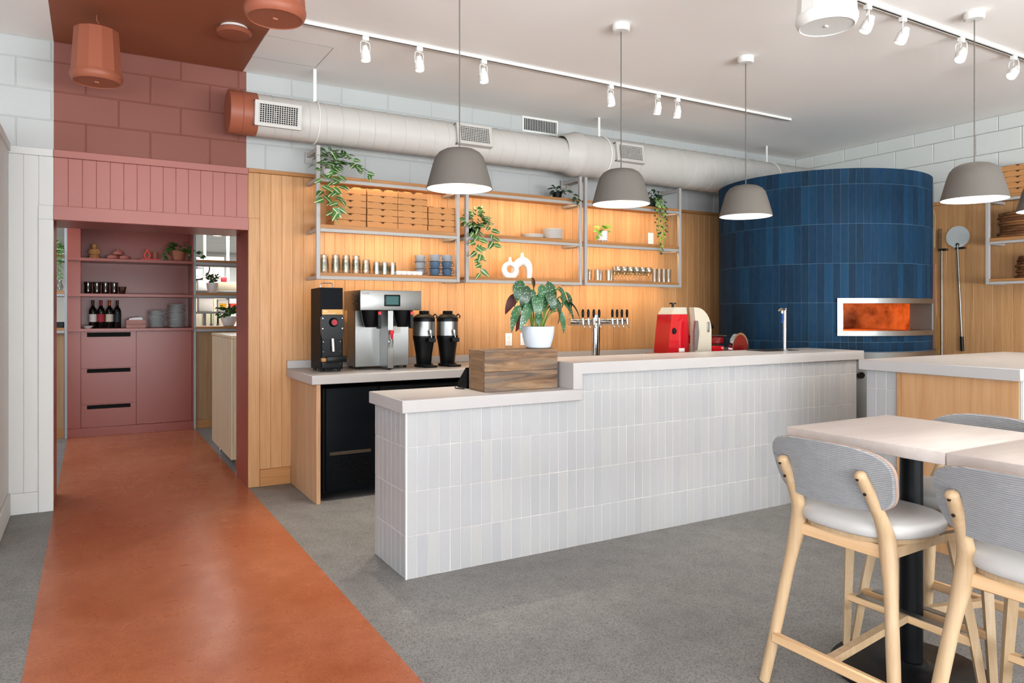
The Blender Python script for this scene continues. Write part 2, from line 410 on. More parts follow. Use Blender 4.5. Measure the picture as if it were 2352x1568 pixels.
# vertical boards: white, terracotta above the opening, oak
PW = .0837
def planks(x0, x1, z0, z1, mat, y=WY, w=PW, par=WB, name='wall_plank'):
    n = max(1, round((x1 - x0) / w)); w = (x1 - x0) / n
    for i in range(n): piece(name, w - .0006, .022, z1 - z0, mat, par, (x0 + w * (i + .5), y + .012, (z0 + z1) / 2), b=.0025)
planks(-.30, BL, 2.06, 2.39, WHITE); planks(-.47, -.30, .14, 2.39, WHITE)
planks(BL, BR, 2.06, 2.39, REDP); planks(BR, 1.124, 2.06, 2.41, OAK); planks(1.124, 6.9, .13, 2.41, OAK)
# caps, casings, lintel and skirting boards
S(piece('trim_1', .252, .04, .05, WHITE, None, (-.344, WY + .01, 2.415)))
S(piece('trim_2', BR - BL, .045, .05, REDP, None, ((BL + BR) / 2, WY + .008, 2.415)))
S(piece('trim_3', 5.86, .04, .03, OAKX, None, (BR + 2.93, WY + .008, 2.426)))
S(piece('trim_4', .086, .03, 1.965, WHITE, None, (-.259, WY + .002, .9825)))
S(piece('trim_5', .086, .03, .095, WHITE, None, (-.259, WY + .002, 2.0125)))
S(piece('trim_6', BR - BL + .002, .035, .095, REDP, None, ((BL + BR) / 2, WY, 2.0125)))
S(piece('trim_7', .084, .026, 2.06, OAK, None, (BR + .042, WY + .004, 1.03)))
S(MB().rbox(BL - .006, BL, WY + .017, 6.3, 0, 1.965, .001, 1).ob('trim_8', REDG))
S(MB().rbox(BR, BR + .006, WY + .0175, 6.3, 0, 1.965, .001, 1).ob('trim_9', REDG))
S(MB().rbox(BL, BR, WY + .0175, 6.3, 1.965, 2.059, .001, 1).ob('trim_10', REDG))
S(MB().box(-.30, BL - .007, WY + .017, 6.3, 0, 2.06).ob('trim_11', WHITE)); S(MB().box(BR + .007, 1.12, WY + .017, 6.3, 0, 2.06).ob('trim_12', WHITE))
S(piece('baseboard_back', .17, .026, .14, WHITE, None, (-.387, WY + .006, .07)))
S(piece('baseboard_oak', .232, .03, .13, OAKX, None, (1.241, WY + .002, .065)))
# low partition at the far left
wl = S(MB().box(-.58, -.47, 4.9, 5.80, 0, 2.44).ob('wall_partition', WHITE, smooth=0))
S(MB().rbox(-.471, -.455, 4.9, 5.77, 0, .15, .004, 1).ob('baseboard_left', WHITE))
S(MB().rbox(-.59, -.455, 4.9, 5.77, 2.40, 2.45, .004, 1).ob('trim_13', WHITE))
# right wall
WR = S(MB().box(RX + .005, 7.5, -4, 6.3, 0, ZC).ob('wall_right', pm('mortar_white', '#b0b2af', .75), smooth=0))
BLW = pm('white_block', '#cbccc7', .7, bump=.3, bs=130)
blocks(WR, -1.0, 5.8, .15, lambda a, b, z0, z1: piece('concrete_block', .03, b - a - .003, z1 - z0 - .003, BLW, WR, (RX + .005, (a + b) / 2, (z0 + z1) / 2), b=.005))
n = 70
for i in range(n): piece('wall_plank', .022, .0844, 2.28, OAK, WR, (RX - .006, 5.8 - (i + .5) * .085, .13 + 1.14), b=.0025)
S(piece('trim_14', .04, 6.3, .03, OAKY, None, (RX - .005, 2.6, 2.426)))
# side and front walls with the windows that light the room
S(MB().box(-4.1, -4, -4, -3.4, 0, ZC).box(-4.1, -4, .6, 6, 0, ZC).box(-4.1, -4, -3.4, .6, 0, .4).box(-4.1, -4, -3.4, .6, 2.9, ZC).ob('wall_left', WHITE, smooth=0))
S(MB().box(-4.1, 7.5, -4.1, -4, 0, .1).box(-4.1, 7.5, -4.1, -4, 3.05, ZC).ob('wall_front', WHITE, smooth=0))
for k, xx in enumerate((-3.85, -1.0, 1.8, 4.6, 7.3)):
    S(MB().rbox(xx - .08, xx + .08, -4.08, -3.98, .1, 3.05, .005, 1).ob('window_%d' % (k + 1), BLACKM))
# kitchen shell
S(MB().box(-3.1, -3, 6.3, 18, 0, 2.75).ob('wall_kitchen_left', WHITE, smooth=0)); S(MB().box(6, 6.1, 6.3, 18, 0, 2.75).ob('wall_kitchen_right', WHITE, smooth=0))
S(MB().box(-3, 6, 18, 18.1, 0, 2.75).ob('wall_kitchen_back', WHITE, smooth=0))
S(MB().box(-3, -.9, 9.7, 9.8, 0, 2.75).ob('wall_kitchen_side', pm('grey_paint', '#b3bab8', .6), smooth=0))
kw = S(MB().box(1.0, 1.80, 12.0, 12.08, 0, 2.2).ob('wall_kitchen_partition', CREAMW, smooth=0))
for i in range(5): piece('wall_plank', .155, .02, 2.18, CREAMW, kw, (1.08 + .16 * i, 11.99, 1.1), b=.004)

# ceiling hatch
h = T('ceiling_hatch', 'white access hatch set in the ceiling beside the terracotta band', 'hatch', (1.23, 5.2, ZC))
MB().box(-.232, .232, -.232, -.227, -.0016, 0).box(-.232, .232, .227, .232, -.0016, 0).box(-.232, -.227, -.227, .227, -.0016, 0).box(.227, .232, -.227, .227, -.0016, 0).ob('hatch_gap', pm('gap_grey', '#8d8781', .8), h)
MB().box(-.2265, .2265, -.2265, .2265, -.002, 0).ob('hatch_panel', CEILP, h)
# ------------------------------------------------------------------ front counter
FC = T('service_counter', 'long greige tiled service counter with stepped pale stone top', 'counter', (0, 0, 0))
fy = 3.392; x0c, x1c = 1.364, 4.985
co = MB(); co.box(x0c + .002, x1c, fy + .002, 3.84, 0, .836); co.box(2.44, x1c, fy + .002, 3.84, .836, .988); co.ob('counter_core', GROUT, FC, smooth=0)
rows = [(0, .214), (.214, .437), (.437, .66), (.66, .836)]
TW = .0613
n = round((x1c - x0c) / TW); tw = (x1c - x0c) / n
def ctile(w, h, loc, rot=None): piece('counter_tile', w, .009, h, TILEM, FC, loc, rot, b=.0018)
for i in range(n):
    xm = x0c + tw * (i + .5)
    for k, (z0, z1) in enumerate(rows):
        if k == 3 and xm > 2.43: z1 = .8825
        ctile(tw - .0022, z1 - z0 - .0022, (xm, fy + .0045 + random.uniform(-.0006, .0006), (z0 + z1) / 2), (random.uniform(-.004, .004), 0, random.uniform(-.012, .012)))
    if xm > 2.43: ctile(tw - .0022, .988 - .8825 - .0022, (xm, fy + .0045, .93525))
for i in range(7):
    for z0, z1 in rows:
        ctile(.0613, z1 - z0 - .0022, (x0c + .0045, fy + .012 + .0635 * (i + .5), (z0 + z1) / 2), (0, random.uniform(-.004, .004), R_(90) + random.uniform(-.012, .012)))
MB().box(x0c - .001, x0c + .006, fy - .001, fy + .006, 0, .836).ob('corner_trim', WMET, FC)
MB().rbox(1.335, 2.43, 3.365, 3.865, .837, .902, .003, 1).ob('low_countertop', TOPM, FC)
MB().prism([(2.367, .9025), (2.367, 1.052), (5.035, 1.052), (5.035, .988), (2.4295, .988), (2.4295, .9025)], 3.365, 3.865, 'xz').ob('high_countertop', TOPM, FC, smooth=0)

MB().rbox(3.3, 4.9, 3.868, 4.42, .86, .90, .003, 1).ob('rear_worktop', STEEL, FC)
MB().box(3.32, 4.88, 3.868, 4.38, 0, .859).ob('rear_cabinet', STEEL, FC)

# island counter on the right
IS = T('island_counter', 'island counter with oak front panel and pale stone top on the right', 'counter', (0, 0, 0))
MB().rbox(4.06, 5.77, 1.858, 2.75, .99, 1.052, .003, 1).ob('island_countertop', TOPM, IS)
MB().box(4.098, 5.74, 1.878, 2.72, 0, .99).ob('island_core', GROUT, IS, smooth=0)
for i in range(3):
    for z0, z1 in [(0, .214), (.214, .437), (.437, .66), (.66, .8825), (.8825, .99)]:
        piece('counter_tile', .009, .0613, z1 - z0 - .002, TILEM, IS, (4.1005, 2.72 - .0635 * (i + .5), (z0 + z1) / 2), (0, 0, random.uniform(-.01, .01)), b=.0018)
MB().rbox(4.090, 4.105, 1.878, 2.50, 0, .989, .001, 1).ob('oak_front_panel', wood('oak_figured', '#a87a52', '#b58a60', '#be966e', 2, .02, .5, 20, 1.2), IS)
MB().rbox(4.086, 4.105, 2.502, 2.524, 0, .989, .001, 1).ob('oak_edge_strip', OAK, IS)
MB().rbox(4.11, 5.74, 1.868, 1.877, 0, .989, .001, 1).ob('end_panel', WHITE, IS)

# back counter
BC = T('bar_counter', 'pale stone back counter along the oak wall with low upstand', 'counter', (0, 0, 0))
MB().rbox(1.325, 5.25, 5.02, 5.77, .836, .9, .003, 1).ob('back_countertop', TOPM, BC)
MB().rbox(1.325, 5.25, 5.748, 5.769, .9005, .962, .003, 1).ob('upstand', TOPM, BC)
MB().rbox(1.358, 1.388, 5.03, 5.769, 0, .835, .002, 1).ob('end_panel', OAKD, BC)
MB().box(4.6, 5.2, 5.12, 5.7, .0, .835).ob('base_cabinet', BLACKM, BC)
# back bar cooler
CO = T('back_bar_cooler', 'black glass-door cooler standing under the back counter', 'cooler', (1.42, 5.08, 0))
MB().rbox(0, 3.1, .03, .62, .05, .80, .004, 1).ob('cooler_body', BLACKM, CO)
MB().rbox(.02, .40, .0, .03, .06, .80, .006, 2).ob('compressor_panel', NAVYB, CO)
g = MB()
for i in range(12): g.box(.06 + .024 * i, .064 + .024 * i, -.006, 0, .1, .31)
for k in range(14): g.box(.05, .345, -.0065, -.0005, .1 + .0155 * k, .1045 + .0155 * k)
g.ob('vent_grille', BLACK, CO)['kind'] = 'stuff'
MB().rbox(.045, .35, -.004, 0, .322, .345, .001, 1).ob('name_plate', NAMEP, CO)
for i in range(3):
    xx = .42 + .89 * i
    d = MB(); d.rbox(xx, xx + .88, 0, .03, .74, .80, .005, 1); d.rbox(xx, xx + .88, 0, .03, .06, .12, .005, 1); d.rbox(xx, xx + .06, 0, .03, .12, .74, .005, 1); d.rbox(xx + .82, xx + .88, 0, .03, .12, .74, .005, 1)
    dd = d.ob('cooler_door', BLACKM, CO)
    MB().box(xx + .06, xx + .82, .012, .018, .12, .74).ob('door_pane', GLASSD, dd)
    MB().rbox(xx + .25, xx + .62, -.012, 0, .775, .795, .004, 1).ob('door_handle', BLACK, dd)
sh = MB()
for z in (.3, .5): sh.box(.45, 3.05, .06, .55, z, z + .01)
sh.ob('wire_shelf', CHROME, CO)

# ------------------------------------------------------------------ oven
OX, OY, OR_ = 6.26, 4.654, .968
OV = T('pizza_oven', 'round pizza oven clad in tall deep blue tiles with steel-framed mouth', 'oven', (OX, OY, 0))
def arc_wall(mb, r0, r1, a0, a1, z0, z1, n=24, mi=0):
    vs = []
    for i in range(n + 1):
        a = R_(a0 + (a1 - a0) * i / n); cs, sn = math.cos(a), math.sin(a)
        vs += [(r0 * cs, r0 * sn, z0), (r1 * cs, r1 * sn, z0), (r1 * cs, r1 * sn, z1), (r0 * cs, r0 * sn, z1)]
    fs = [(0, 1, 2, 3), tuple(4 * n + k for k in (3, 2, 1, 0))]
    for i in range(n):
        for k in range(4): fs.append((4 * i + k, 4 * i + (k + 1) % 4, 4 * i + 4 + (k + 1) % 4, 4 * i + 4 + k))
    return mb.add(vs, fs, mi)
FA0, FA1 = -135.5, -70.0
cr = MB(); arc_wall(cr, .90, .9660, FA1 - 2, 360 + FA0 + 2, .99, 2.575, 60); arc_wall(cr, .90, .9660, FA0 + 2, FA1 - 2, .99, 1.16, 16); arc_wall(cr, .90, .9660, FA0 + 2, FA1 - 2, 1.44, 2.575, 16)
cr.lathe([(.0, 2.55), (.95, 2.55), (.95, 2.575), (0, 2.575)], 48)
cr.ob('oven_core', BLUEG, OV)
nt = 96; da = 360 / nt
lines = [1.0, 1.082, 1.423, 1.764, 2.105, 2.446, 2.582]
for i in range(nt):
    a = -235 + da * (i + .5)
    if a > -45: continue
    for z0, z1 in zip(lines[:-1], lines[1:]):
        inm = FA0 + 1 < a < FA1 - 1
        if inm and z0 < 1.1 < z1 and z1 > 1.2: z1 = 1.145
        elif inm and z0 < 1.44 < z1: z0 = 1.45
        w_ = 2 * OR_ * math.tan(R_(da / 2)) - .0022
        piece('oven_tile', .011, w_, z1 - z0 - .0022, TILEB, OV, ((OR_ - .0055) * math.cos(R_(a)), (OR_ - .0055) * math.sin(R_(a)), (z0 + z1) / 2), (0, random.uniform(-.002, .002), R_(a) + random.uniform(-.006, .006)), b=.0012)
fr = MB(); arc_wall(fr, .93, .992, FA0, FA1, 1.137, 1.18); arc_wall(fr, .93, .992, FA0, FA1, 1.418, 1.462)
arc_wall(fr, .93, .9925, FA0, FA0 + 2.6, 1.138, 1.461, 4); arc_wall(fr, .93, .9925, FA1 - 2.6, FA1, 1.138, 1.461, 4)
fr.ob('mouth_frame', STEEL, OV)
rv = MB(); arc_wall(rv, .805, .93, FA0 + 2, FA1 - 2, 1.165, 1.18); arc_wall(rv, .805, .93, FA0 + 2, FA1 - 2, 1.418, 1.43)
arc_wall(rv, .805, .985, FA1 - 3.6, FA1 - 2.62, 1.18, 1.418, 2)
rv.ob('mouth_reveal', STEELD, OV)
ch = MB(); ch.lathe([(0, 1.17), (.80, 1.17)], 32)
arc_wall(ch, .80, .84, FA1 - 2, 360 + FA0 + 2, 1.16, 1.50, 40); ch.lathe([(.84, 1.50), (.6, 1.62), (.3, 1.68), (0, 1.70)], 32)
ch.ob('baking_chamber', FIREB, OV)
st_ = MB(); st_.prism([(-.46, .05), (.06, .02), (.06, .06), (-.46, .09)], 1.175, 1.37, 'xy'); st_.prism([(.07, .02), (.34, -.02), (.34, .02), (.07, .06)], 1.175, 1.37, 'xy'); st_.prism([(-.12, .03), (.05, .021), (.05, .061), (-.12, .07)], 1.371, 1.395, 'xy')
st_.ob('burner_guard', FIREB, OV)
bd = MB(); arc_wall(bd, .93, 1.0, -235, -45, .935, .997, 48); bd.ob('steel_band', STEEL, OV)
bs = MB(); arc_wall(bs, .90, .95, -235, -45, .02, .934, 48); bs.ob('steel_base', STEEL, OV)
MB().cyl((.95 * math.cos(R_(-124)), .95 * math.sin(R_(-124)), .80), (.985 * math.cos(R_(-124)), .985 * math.sin(R_(-124)), .80), .028, n=16).ob('base_knob', BLACK, OV)
fl = bpy.data.lights.new('oven_fire', 'POINT'); fl.energy = 42; fl.color = (1, .30, .06); fl.shadow_soft_size = .06
fo = bpy.data.objects.new('oven_fire', fl); COL.objects.link(fo); fo.parent = OV; fo.location = (-.30, -.25, 1.40)

# ------------------------------------------------------------------ wall shelves
LEDC = (1.0, .72, .43)
LVL = [(1.592, 1.643), (1.955, 2.012), (2.338, 2.39)]
def shelf_unit(name, label, width, depth, loc, rotz, lit=True, led=(5.2, 5.4, 5.2), post_r=True, post_l=True):
    # local: x along the wall, y = 0 at the front, +y to the wall
    t = T(name, label, 'shelf', loc, rotz, 'grey steel wall shelves')
    tb = .030
    for k, x in enumerate((0, width - tb)):
        MB().rbox(x, x + tb, 0, tb, 1.592, 2.61, .002, 1).ob('shelf_post', FRAME, t)
        MB().rbox(x, x + tb, tb, depth, 2.565, 2.595, .002, 1).ob('top_arm', FRAME, t)
        MB().rbox(x - .012, x + tb + .012, depth - .008, depth, 2.52, 2.61, .001, 1).ob('wall_bracket', FRAME, t)
    for z0, z1 in LVL:
        r = MB(); r.rbox(tb, width - tb, .0, tb, z0, z0 + .026, .002, 1)
        for x in (0, width - tb): r.rbox(x, x + tb, tb, depth, z0, z0 + .026, .002, 1)
        ra = r.ob('shelf_rail', FRAME, t)
        MB().rbox(tb + .001 if True else 0, width - tb - .001, .006, depth - .012, z0 + .0265, z1, .0015, 1).ob('shelf_board', OAKX if abs(rotz) < .1 else OAKX, t)
    if lit:
        for k, (z0, z1) in enumerate(LVL):
            MB().box(.06, width - .06, .034, .046, z0 + .020, z0 + .026).ob('led_strip', LEDE, t)
            area('shelf_led_light', (width / 2, .040, z0 + .0185), (R_(34), 0, 0), width - .12, .014, led[k], LEDC, t)
    return t
SY = 5.48
SU = [shelf_unit('wall_shelf', 'lit wall shelf with the pizza boxes, nearest the terracotta opening', 1.21, .29, (1.48, SY, 0), 0),
      shelf_unit('wall_shelf', 'lit wall shelf with white plates and ring vases, middle of three', 1.21, .29, (2.745, SY, 0), 0),
      shelf_unit('wall_shelf', 'lit wall shelf of stemmed glasses, nearest the blue oven', 1.21, .29, (3.985, SY, 0), 0)]
RS = shelf_unit('wall_shelf', 'unlit wall shelf with stacked wooden boards on the right wall', 1.21, .29, (7.05, 3.515, 0), R_(-90), False)

# duct
DU = T('spiral_duct', 'white spiral air duct with terracotta end cap under the ceiling', 'duct', (0, 5.48, 2.775))
def pipe(mb, x0, x1, r, n=36): mb.cyl((x0, 0, 0), (x1, 0, 0), r, n=n)
p = MB(); pipe(p, 1.03, 3.72, .152)
x = 1.12
while x < 3.7:
    p.tube([(x + .003 * math.sin(0) + .05 * j / 36, .1525 * math.cos(2 * PI * j / 36), .1525 * math.sin(2 * PI * j / 36)) for j in range(37)], .0028, 4); x += .125
p.ob('duct_pipe', DUCTM, DU)
p = MB(); p.lathe([(.152, 0), (.158, .0), (.205, .14), (.205, .17)], 36); p.xf(Matrix.Translation((3.70, 0, .022)) @ Matrix.Rotation(R_(90), 4, 'Y')); p.ob('duct_reducer', DUCTM, DU)
p = MB(); p.cyl((3.86, 0, .022), (7.33, 0, .022), .195, n=36)
x = 3.92
while x < 7.3:
    p.tube([(x + .05 * j / 36, .1955 * math.cos(2 * PI * j / 36), .022 + .1955 * math.sin(2 * PI * j / 36)) for j in range(37)], .003, 4); x += .14
p.ob('duct_pipe', DUCTM, DU)
p = MB(); pipe(p, .845, 1.035, .155); p.tube([(.93, .155 * math.cos(2 * PI * j / 36), .155 * math.sin(2 * PI * j / 36)) for j in range(37)], .003, 4); p.ob('end_cap', REDF, DU)
def grille(x0, w, h, tilt, rad, zc=0):
    t = MB(); b = MB()
    t.box(0, w, -.006, .006, 0, .022); t.box(0, w, -.006, .006, h - .022, h); t.box(0, .028, -.006, .006, .022, h - .022); t.box(w - .028, w, -.006, .006, .022, h - .022)
    t.box(.0, w, .006, .05, 0, .008); t.box(.0, w, .006, .05, h - .008, h); t.box(0, .006, .006, .05, 0, h); t.box(w - .006, w, .006, .05, 0, h)
    nb = 16
    for i in range(nb): b.box(.031 + (w - .06) * i / nb, .0355 + (w - .06) * i / nb, -.003, .003, .022, h - .022)
    for i in range(9): b.box(.028, w - .028, -.004, .002, .024 + (h - .046) * i / 9, .0275 + (h - .046) * i / 9)
    M = Matrix.Translation((x0, 0, zc)) @ Matrix.Rotation(tilt, 4, 'X') @ Matrix.Translation((0, -rad, -h / 2))
    r = t.xf(M).ob('air_register', DUCTM, DU)
    b.xf(M).ob('register_bars', DUCTM, r)['kind'] = 'stuff'
    MB().box(.028, w - .028, .02, .03, .022, h - .022).xf(M).ob('register_back', DARK, r)
grille(1.0, .325, .175, R_(8), .172); grille(2.58, .325, .175, R_(-10), .172); grille(4.19, .33, .175, R_(-8), .215, .022)
for x, r, zo in ((1.468, .152, 0), (4.15, .195, .022), (6.46, .195, .022)):
    MB().box(x - .012, x + .012, -.003, .003, r + zo, .405).tube([(x, (r + .004) * math.cos(2 * PI * j / 32), zo + (r + .004) * math.sin(2 * PI * j / 32)) for j in range(33)], .006, 4).ob('hanger_strap', WMET, DU)
rvn = T('return_vent', 'dark slatted return vent high on the white block wall', 'vent', (3.69, 5.795, 3.105))
MB().box(-.2, .2, -.006, .004, -.07, -.052).box(-.2, .2, -.006, .004, .058, .075).box(-.2, -.185, -.006, .004, -.052, .058).box(.185, .2, -.006, .004, -.052, .058).ob('vent_frame', WMET, rvn)
b = MB()
for i in range(20): b.box(-.182 + .0185 * i, -.178 + .0185 * i, -.004, .002, -.052, .058)
b.ob('vent_slats', WMET, rvn)['kind'] = 'stuff'
MB().box(-.185, .185, .0021, .004, -.052, .058).ob('vent_back', DARK, rvn)

# ------------------------------------------------------------------ lamps
def pendant(label, x, y, power=None):
    t = T('pendant_lamp', label, 'lamp', (x, y, 2.03), 0, 'taupe pendant lamps')
    pr = [(.186, 0), (.178, .03), (.162, .09), (.148, .14), (.135, .175), (.115, .2), (.085, .217), (.045, .226), (.012, .229)]
    inn = [(r - .004, z - .004 if i else z) for i, (r, z) in enumerate(pr)][::-1]
    MB().lathe(pr + [(.012, .229), (.006, .224)], 40).lathe([(.182, .0), (.186, 0)], 40).ob('lamp_shade', TAUPE, t, smooth=60)
    MB().lathe([(.182, .001), (.174, .03), (.158, .09), (.14, .14), (.1, .19), (.02, .21)], 40).ob('shade_lining', PORC, t, smooth=60)
    MB().lathe([(.0, .052), (.165, .052)], 40).ob('diffuser', LAMPE, t)
    area('pendant_light', (0, 0, .045), (0, 0, 0), .3, .3, power or 2.0, (1, .91, .78), t, 'DISK')
    MB().cyl((0, 0, .225), (0, 0, ZC - 2.03 - .03), .0035, n=8).ob('cord', TAUPE, t)
    MB().lathe([(0, ZC - 2.03 - .045), (.048, ZC - 2.03 - .045), (.056, ZC - 2.03 - .038), (.058, ZC - 2.03 - .001), (0, ZC - 2.03 - .001)], 28).ob('ceiling_rose', WMET, t)
pendant('taupe dome pendant lamp hanging in front of the pizza box shelf', 1.784, 3.64)
pendant('taupe dome pendant lamp hanging above the middle of the tiled counter', 2.932, 3.64)
pendant('taupe dome pendant lamp hanging against the left edge of the blue oven', 4.081, 3.65)
pendant('taupe dome pendant lamp hanging over the island counter', 4.688, 2.40, 9)
pendant('taupe dome pendant lamp cut by the right edge of the picture', 5.62, 2.40, 9)

def track(label, x0, x1, y):
    t = T('lighting_track', label, 'track', ((x0 + x1) / 2, y, ZC), 0, 'white ceiling tracks')
    L = (x1 - x0) / 2
    MB().rbox(-L, L, -.017, .017, -.022, 0, .002, 1).ob('track_rail', WMET, t)
    MB().box(-L + .01, L - .01, -.005, .005, -.0225, -.0215).ob('track_slot', DARK, t)
track('white lighting track running along the duct', 1.0, 5.748, 4.60)
track('white lighting track in the top right corner', 3.4, 7.0, 2.63)
def spot(label, x, y, aim, lit):
    # small white can held in a wire yoke under the track
    t = T('track_spotlight', label, 'spotlight', (x, y, ZC - .0225), 0, 'white track spotlights')
    MB().rbox(-.022, .022, -.016, .016, -.03, 0, .003, 1).ob('track_adapter', WMET, t)
    yk = [(-.035, 0, -.115), (-.035, 0, -.05), (-.03, 0, -.038), (0, 0, -.032), (.03, 0, -.038), (.035, 0, -.05), (.035, 0, -.115)]
    rz = math.atan2(aim[1], aim[0]) + PI / 2
    Mz = Matrix.Rotation(rz, 4, 'Z')
    MB().tube(yk, .003, 6).xf(Mz).ob('yoke', WMET, t)
    tilt = math.atan2(math.hypot(aim[0], aim[1]), aim[2])
    M = Matrix.Translation((0, 0, -.115)) @ Mz @ Matrix.Rotation(tilt, 4, 'X')
    can = MB().lathe([(.0, .05), (.02, .05), (.024, .03), (.032, .012), (.033, -.004), (.031, -.006), (.031, -.009), (.034, -.011), (.034, -.045), (.029, -.047)], 24).xf(M).ob('lamp_can', WMET, t)
    MB().lathe([(0, -.043), (.029, -.043)], 20).xf(M).ob('lens', SPOTE if lit else PORC, t)
    MB().tube([(0, 0, -.032), (.008, .004, -.05), (-.006, .002, -.07)], .0018, 5).ob('lamp_wire', WMET, t)
    if lit:
        d = bpy.data.lights.new('track_spot_light', 'SPOT'); d.energy = lit; d.color = (1, .9, .76); d.spot_size = R_(58); d.spot_blend = .6; d.shadow_soft_size = .03
        o = bpy.data.objects.new('track_spot_light', d); COL.objects.link(o); o.parent = t
        o.matrix_local = M @ Matrix.Translation((0, 0, -.05))
    return t
a1 = (-.05, .22, 1.6)
spot('white track spotlight seen from behind, leftmost above the duct', 1.564, 4.60, a1, 150)
spot('white track spotlight seen from behind, second from the left above the duct', 1.947, 4.60, a1, 150)
spot('white track spotlight seen from behind, just right of the first pendant cord', 2.447, 4.60, a1, 150)
spot('white track spotlight seen from behind, just left of the middle pendant cord', 3.60, 4.60, a1, 150)
spot('glowing white track spotlight, left one of the close pair', 4.094, 4.60, (.1, -.3, 1.6), 34)
spot('glowing white track spotlight, right one of the close pair', 4.314, 4.60, (.1, -.25, 1.6), 34)
spot('glowing white track spotlight beside the white speaker', 3.971, 2.63, (.5, -.5, 1.5), 34)
spot('glowing white track spotlight, second from the white speaker', 4.322, 2.63, (.35, -.6, 1.6), 34)
spot('glowing white track spotlight beside the island pendant cord', 4.976, 2.63, (.9, .1, 1.4), 14)
spot('glowing white track spotlight at the right picture edge', 5.653, 2.63, (1.1, -.2, 1.3), 14)

# pendant loudspeakers
def speaker(label, x, y, mat, rough_m, group):
    t = T('pendant_speaker', label, 'speaker', (x, y, 2.76), .2, 'pendant loudspeakers')
    n = 12
    MB().lathe([(.115, .325), (.125, .318), (.142, .055)], n).ob('speaker_shell', mat, t, smooth=8)
    MB().lathe([(.0, .327), (.115, .325)], n).ob('top_plate', mat, t, smooth=8)
    MB().lathe([(.142, .056), (.146, .045), (.145, .03), (.138, .010), (.128, .0)], 40).ob('bottom_ring', mat, t)
    MB().lathe([(.128, .0), (.124, .004), (.0, .007)], 40).ob('grille_cloth', rough_m, t)
    MB().box(-.012, .012, -.004, .004, -.0005, .007).ob('badge', WMET if mat is WMET else TERRA, t)
    MB().tube([(.0, 0, .327), (0, 0, .36), (.012, 0, .372), (0, 0, .384), (0, 0, ZC - 2.76)], .003, 6).ob('hanging_cable', mat, t)
REDGR = pm('terracotta_mesh', '#96563f', .7, bump=.3, bs=300); WGR = pm('white_mesh', '#cfcec8', .7, bump=.3, bs=300)
speaker('terracotta pendant speaker hanging high on the left', .033, 5.156, REDF, REDGR, 1)
speaker('terracotta pendant speaker cut by the top edge of the picture', .774, 3.607, REDF, REDGR, 1)
speaker('white pendant speaker hanging from the pale ceiling', 3.166, 2.317, WMET, WGR, 1)
ap = T('ceiling_disc', 'flat terracotta disc fitting with white collar on the ceiling', 'ceiling fitting', (.80, 4.93, ZC))
MB().lathe([(0, 0), (.082, 0), (.086, -.018), (0, -.018)], 32).ob('collar', WMET, ap)
MB().lathe([(0, -.0185), (.095, -.0185), (.108, -.028), (.108, -.04), (.098, -.052), (.05, -.056), (0, -.057)], 40).ob('disc_cover', REDF, ap)
# ------------------------------------------------------------------ tables and stools
def table(label, x, y):
    t = T('bar_table', label, 'table', (x, y, 0), 0, 'tall square tables')
    MB().rbox(-.32, .32, -.2985, .2985, .858, .9, .004, 2).ob('tabletop', WASH, t)
    MB().rbox(-.16, .16, -.16, .16, .846, .8575, .002, 1).ob('mounting_plate', BLACKM, t)
    MB().lathe([(.039, .03), (.039, .845)], 28).ob('column', BLACKM, t)
    MB().lathe([(0, 0), (.275, 0), (.28, .006), (.272, .014), (.2, .022), (.09, .03), (.06, .04), (.052, .05), (.039, .052)], 48).ob('base_disc', BLACKM, t)
table('whitewashed square table nearest the tiled counter', 2.64, 1.574)
table('whitewashed square table at the right edge, nearer the camera', 2.64, .974)

def curve_pts(pts, n):
    out = []
    for i in range(len(pts) - 1):
        p0, p1, p2, p3 = (Vector(pts[max(i - 1, 0)]), Vector(pts[i]), Vector(pts[i + 1]), Vector(pts[min(i + 2, len(pts) - 1)]))
        for k in range(n):
            u = k / n; out.append(.5 * ((2 * p1) + (p2 - p0) * u + (2 * p0 - 5 * p1 + 4 * p2 - p3) * u * u + (3 * p1 - p0 - 3 * p2 + p3) * u ** 3))
    out.append(Vector(pts[-1])); return out
def superell(n, a, b, e=3.2):
    out = []
    for i in range(n):
        t = 2 * PI * i / n; c, s = math.cos(t), math.sin(t)
        out.append((a * math.copysign(abs(c) ** (2 / e), c), b * math.copysign(abs(s) ** (2 / e), s)))
    return out
def cushion(out, layers, cx=0, cy=0):
    # closed pad: list of (scale, z) rings over an outline in the xy plane
    mb = MB(); n = len(out); vs = []
    for k, z in layers: vs += [(cx + x * k, cy + y * k, z) for x, y in out]
    fs = [tuple(range(n))[::-1], tuple((len(layers) - 1) * n + j for j in range(n))]
    for i in range(len(layers) - 1): fs += [(i * n + j, i * n + (j + 1) % n, (i + 1) * n + (j + 1) % n, (i + 1) * n + j) for j in range(n)]
    return mb.add(vs, fs)
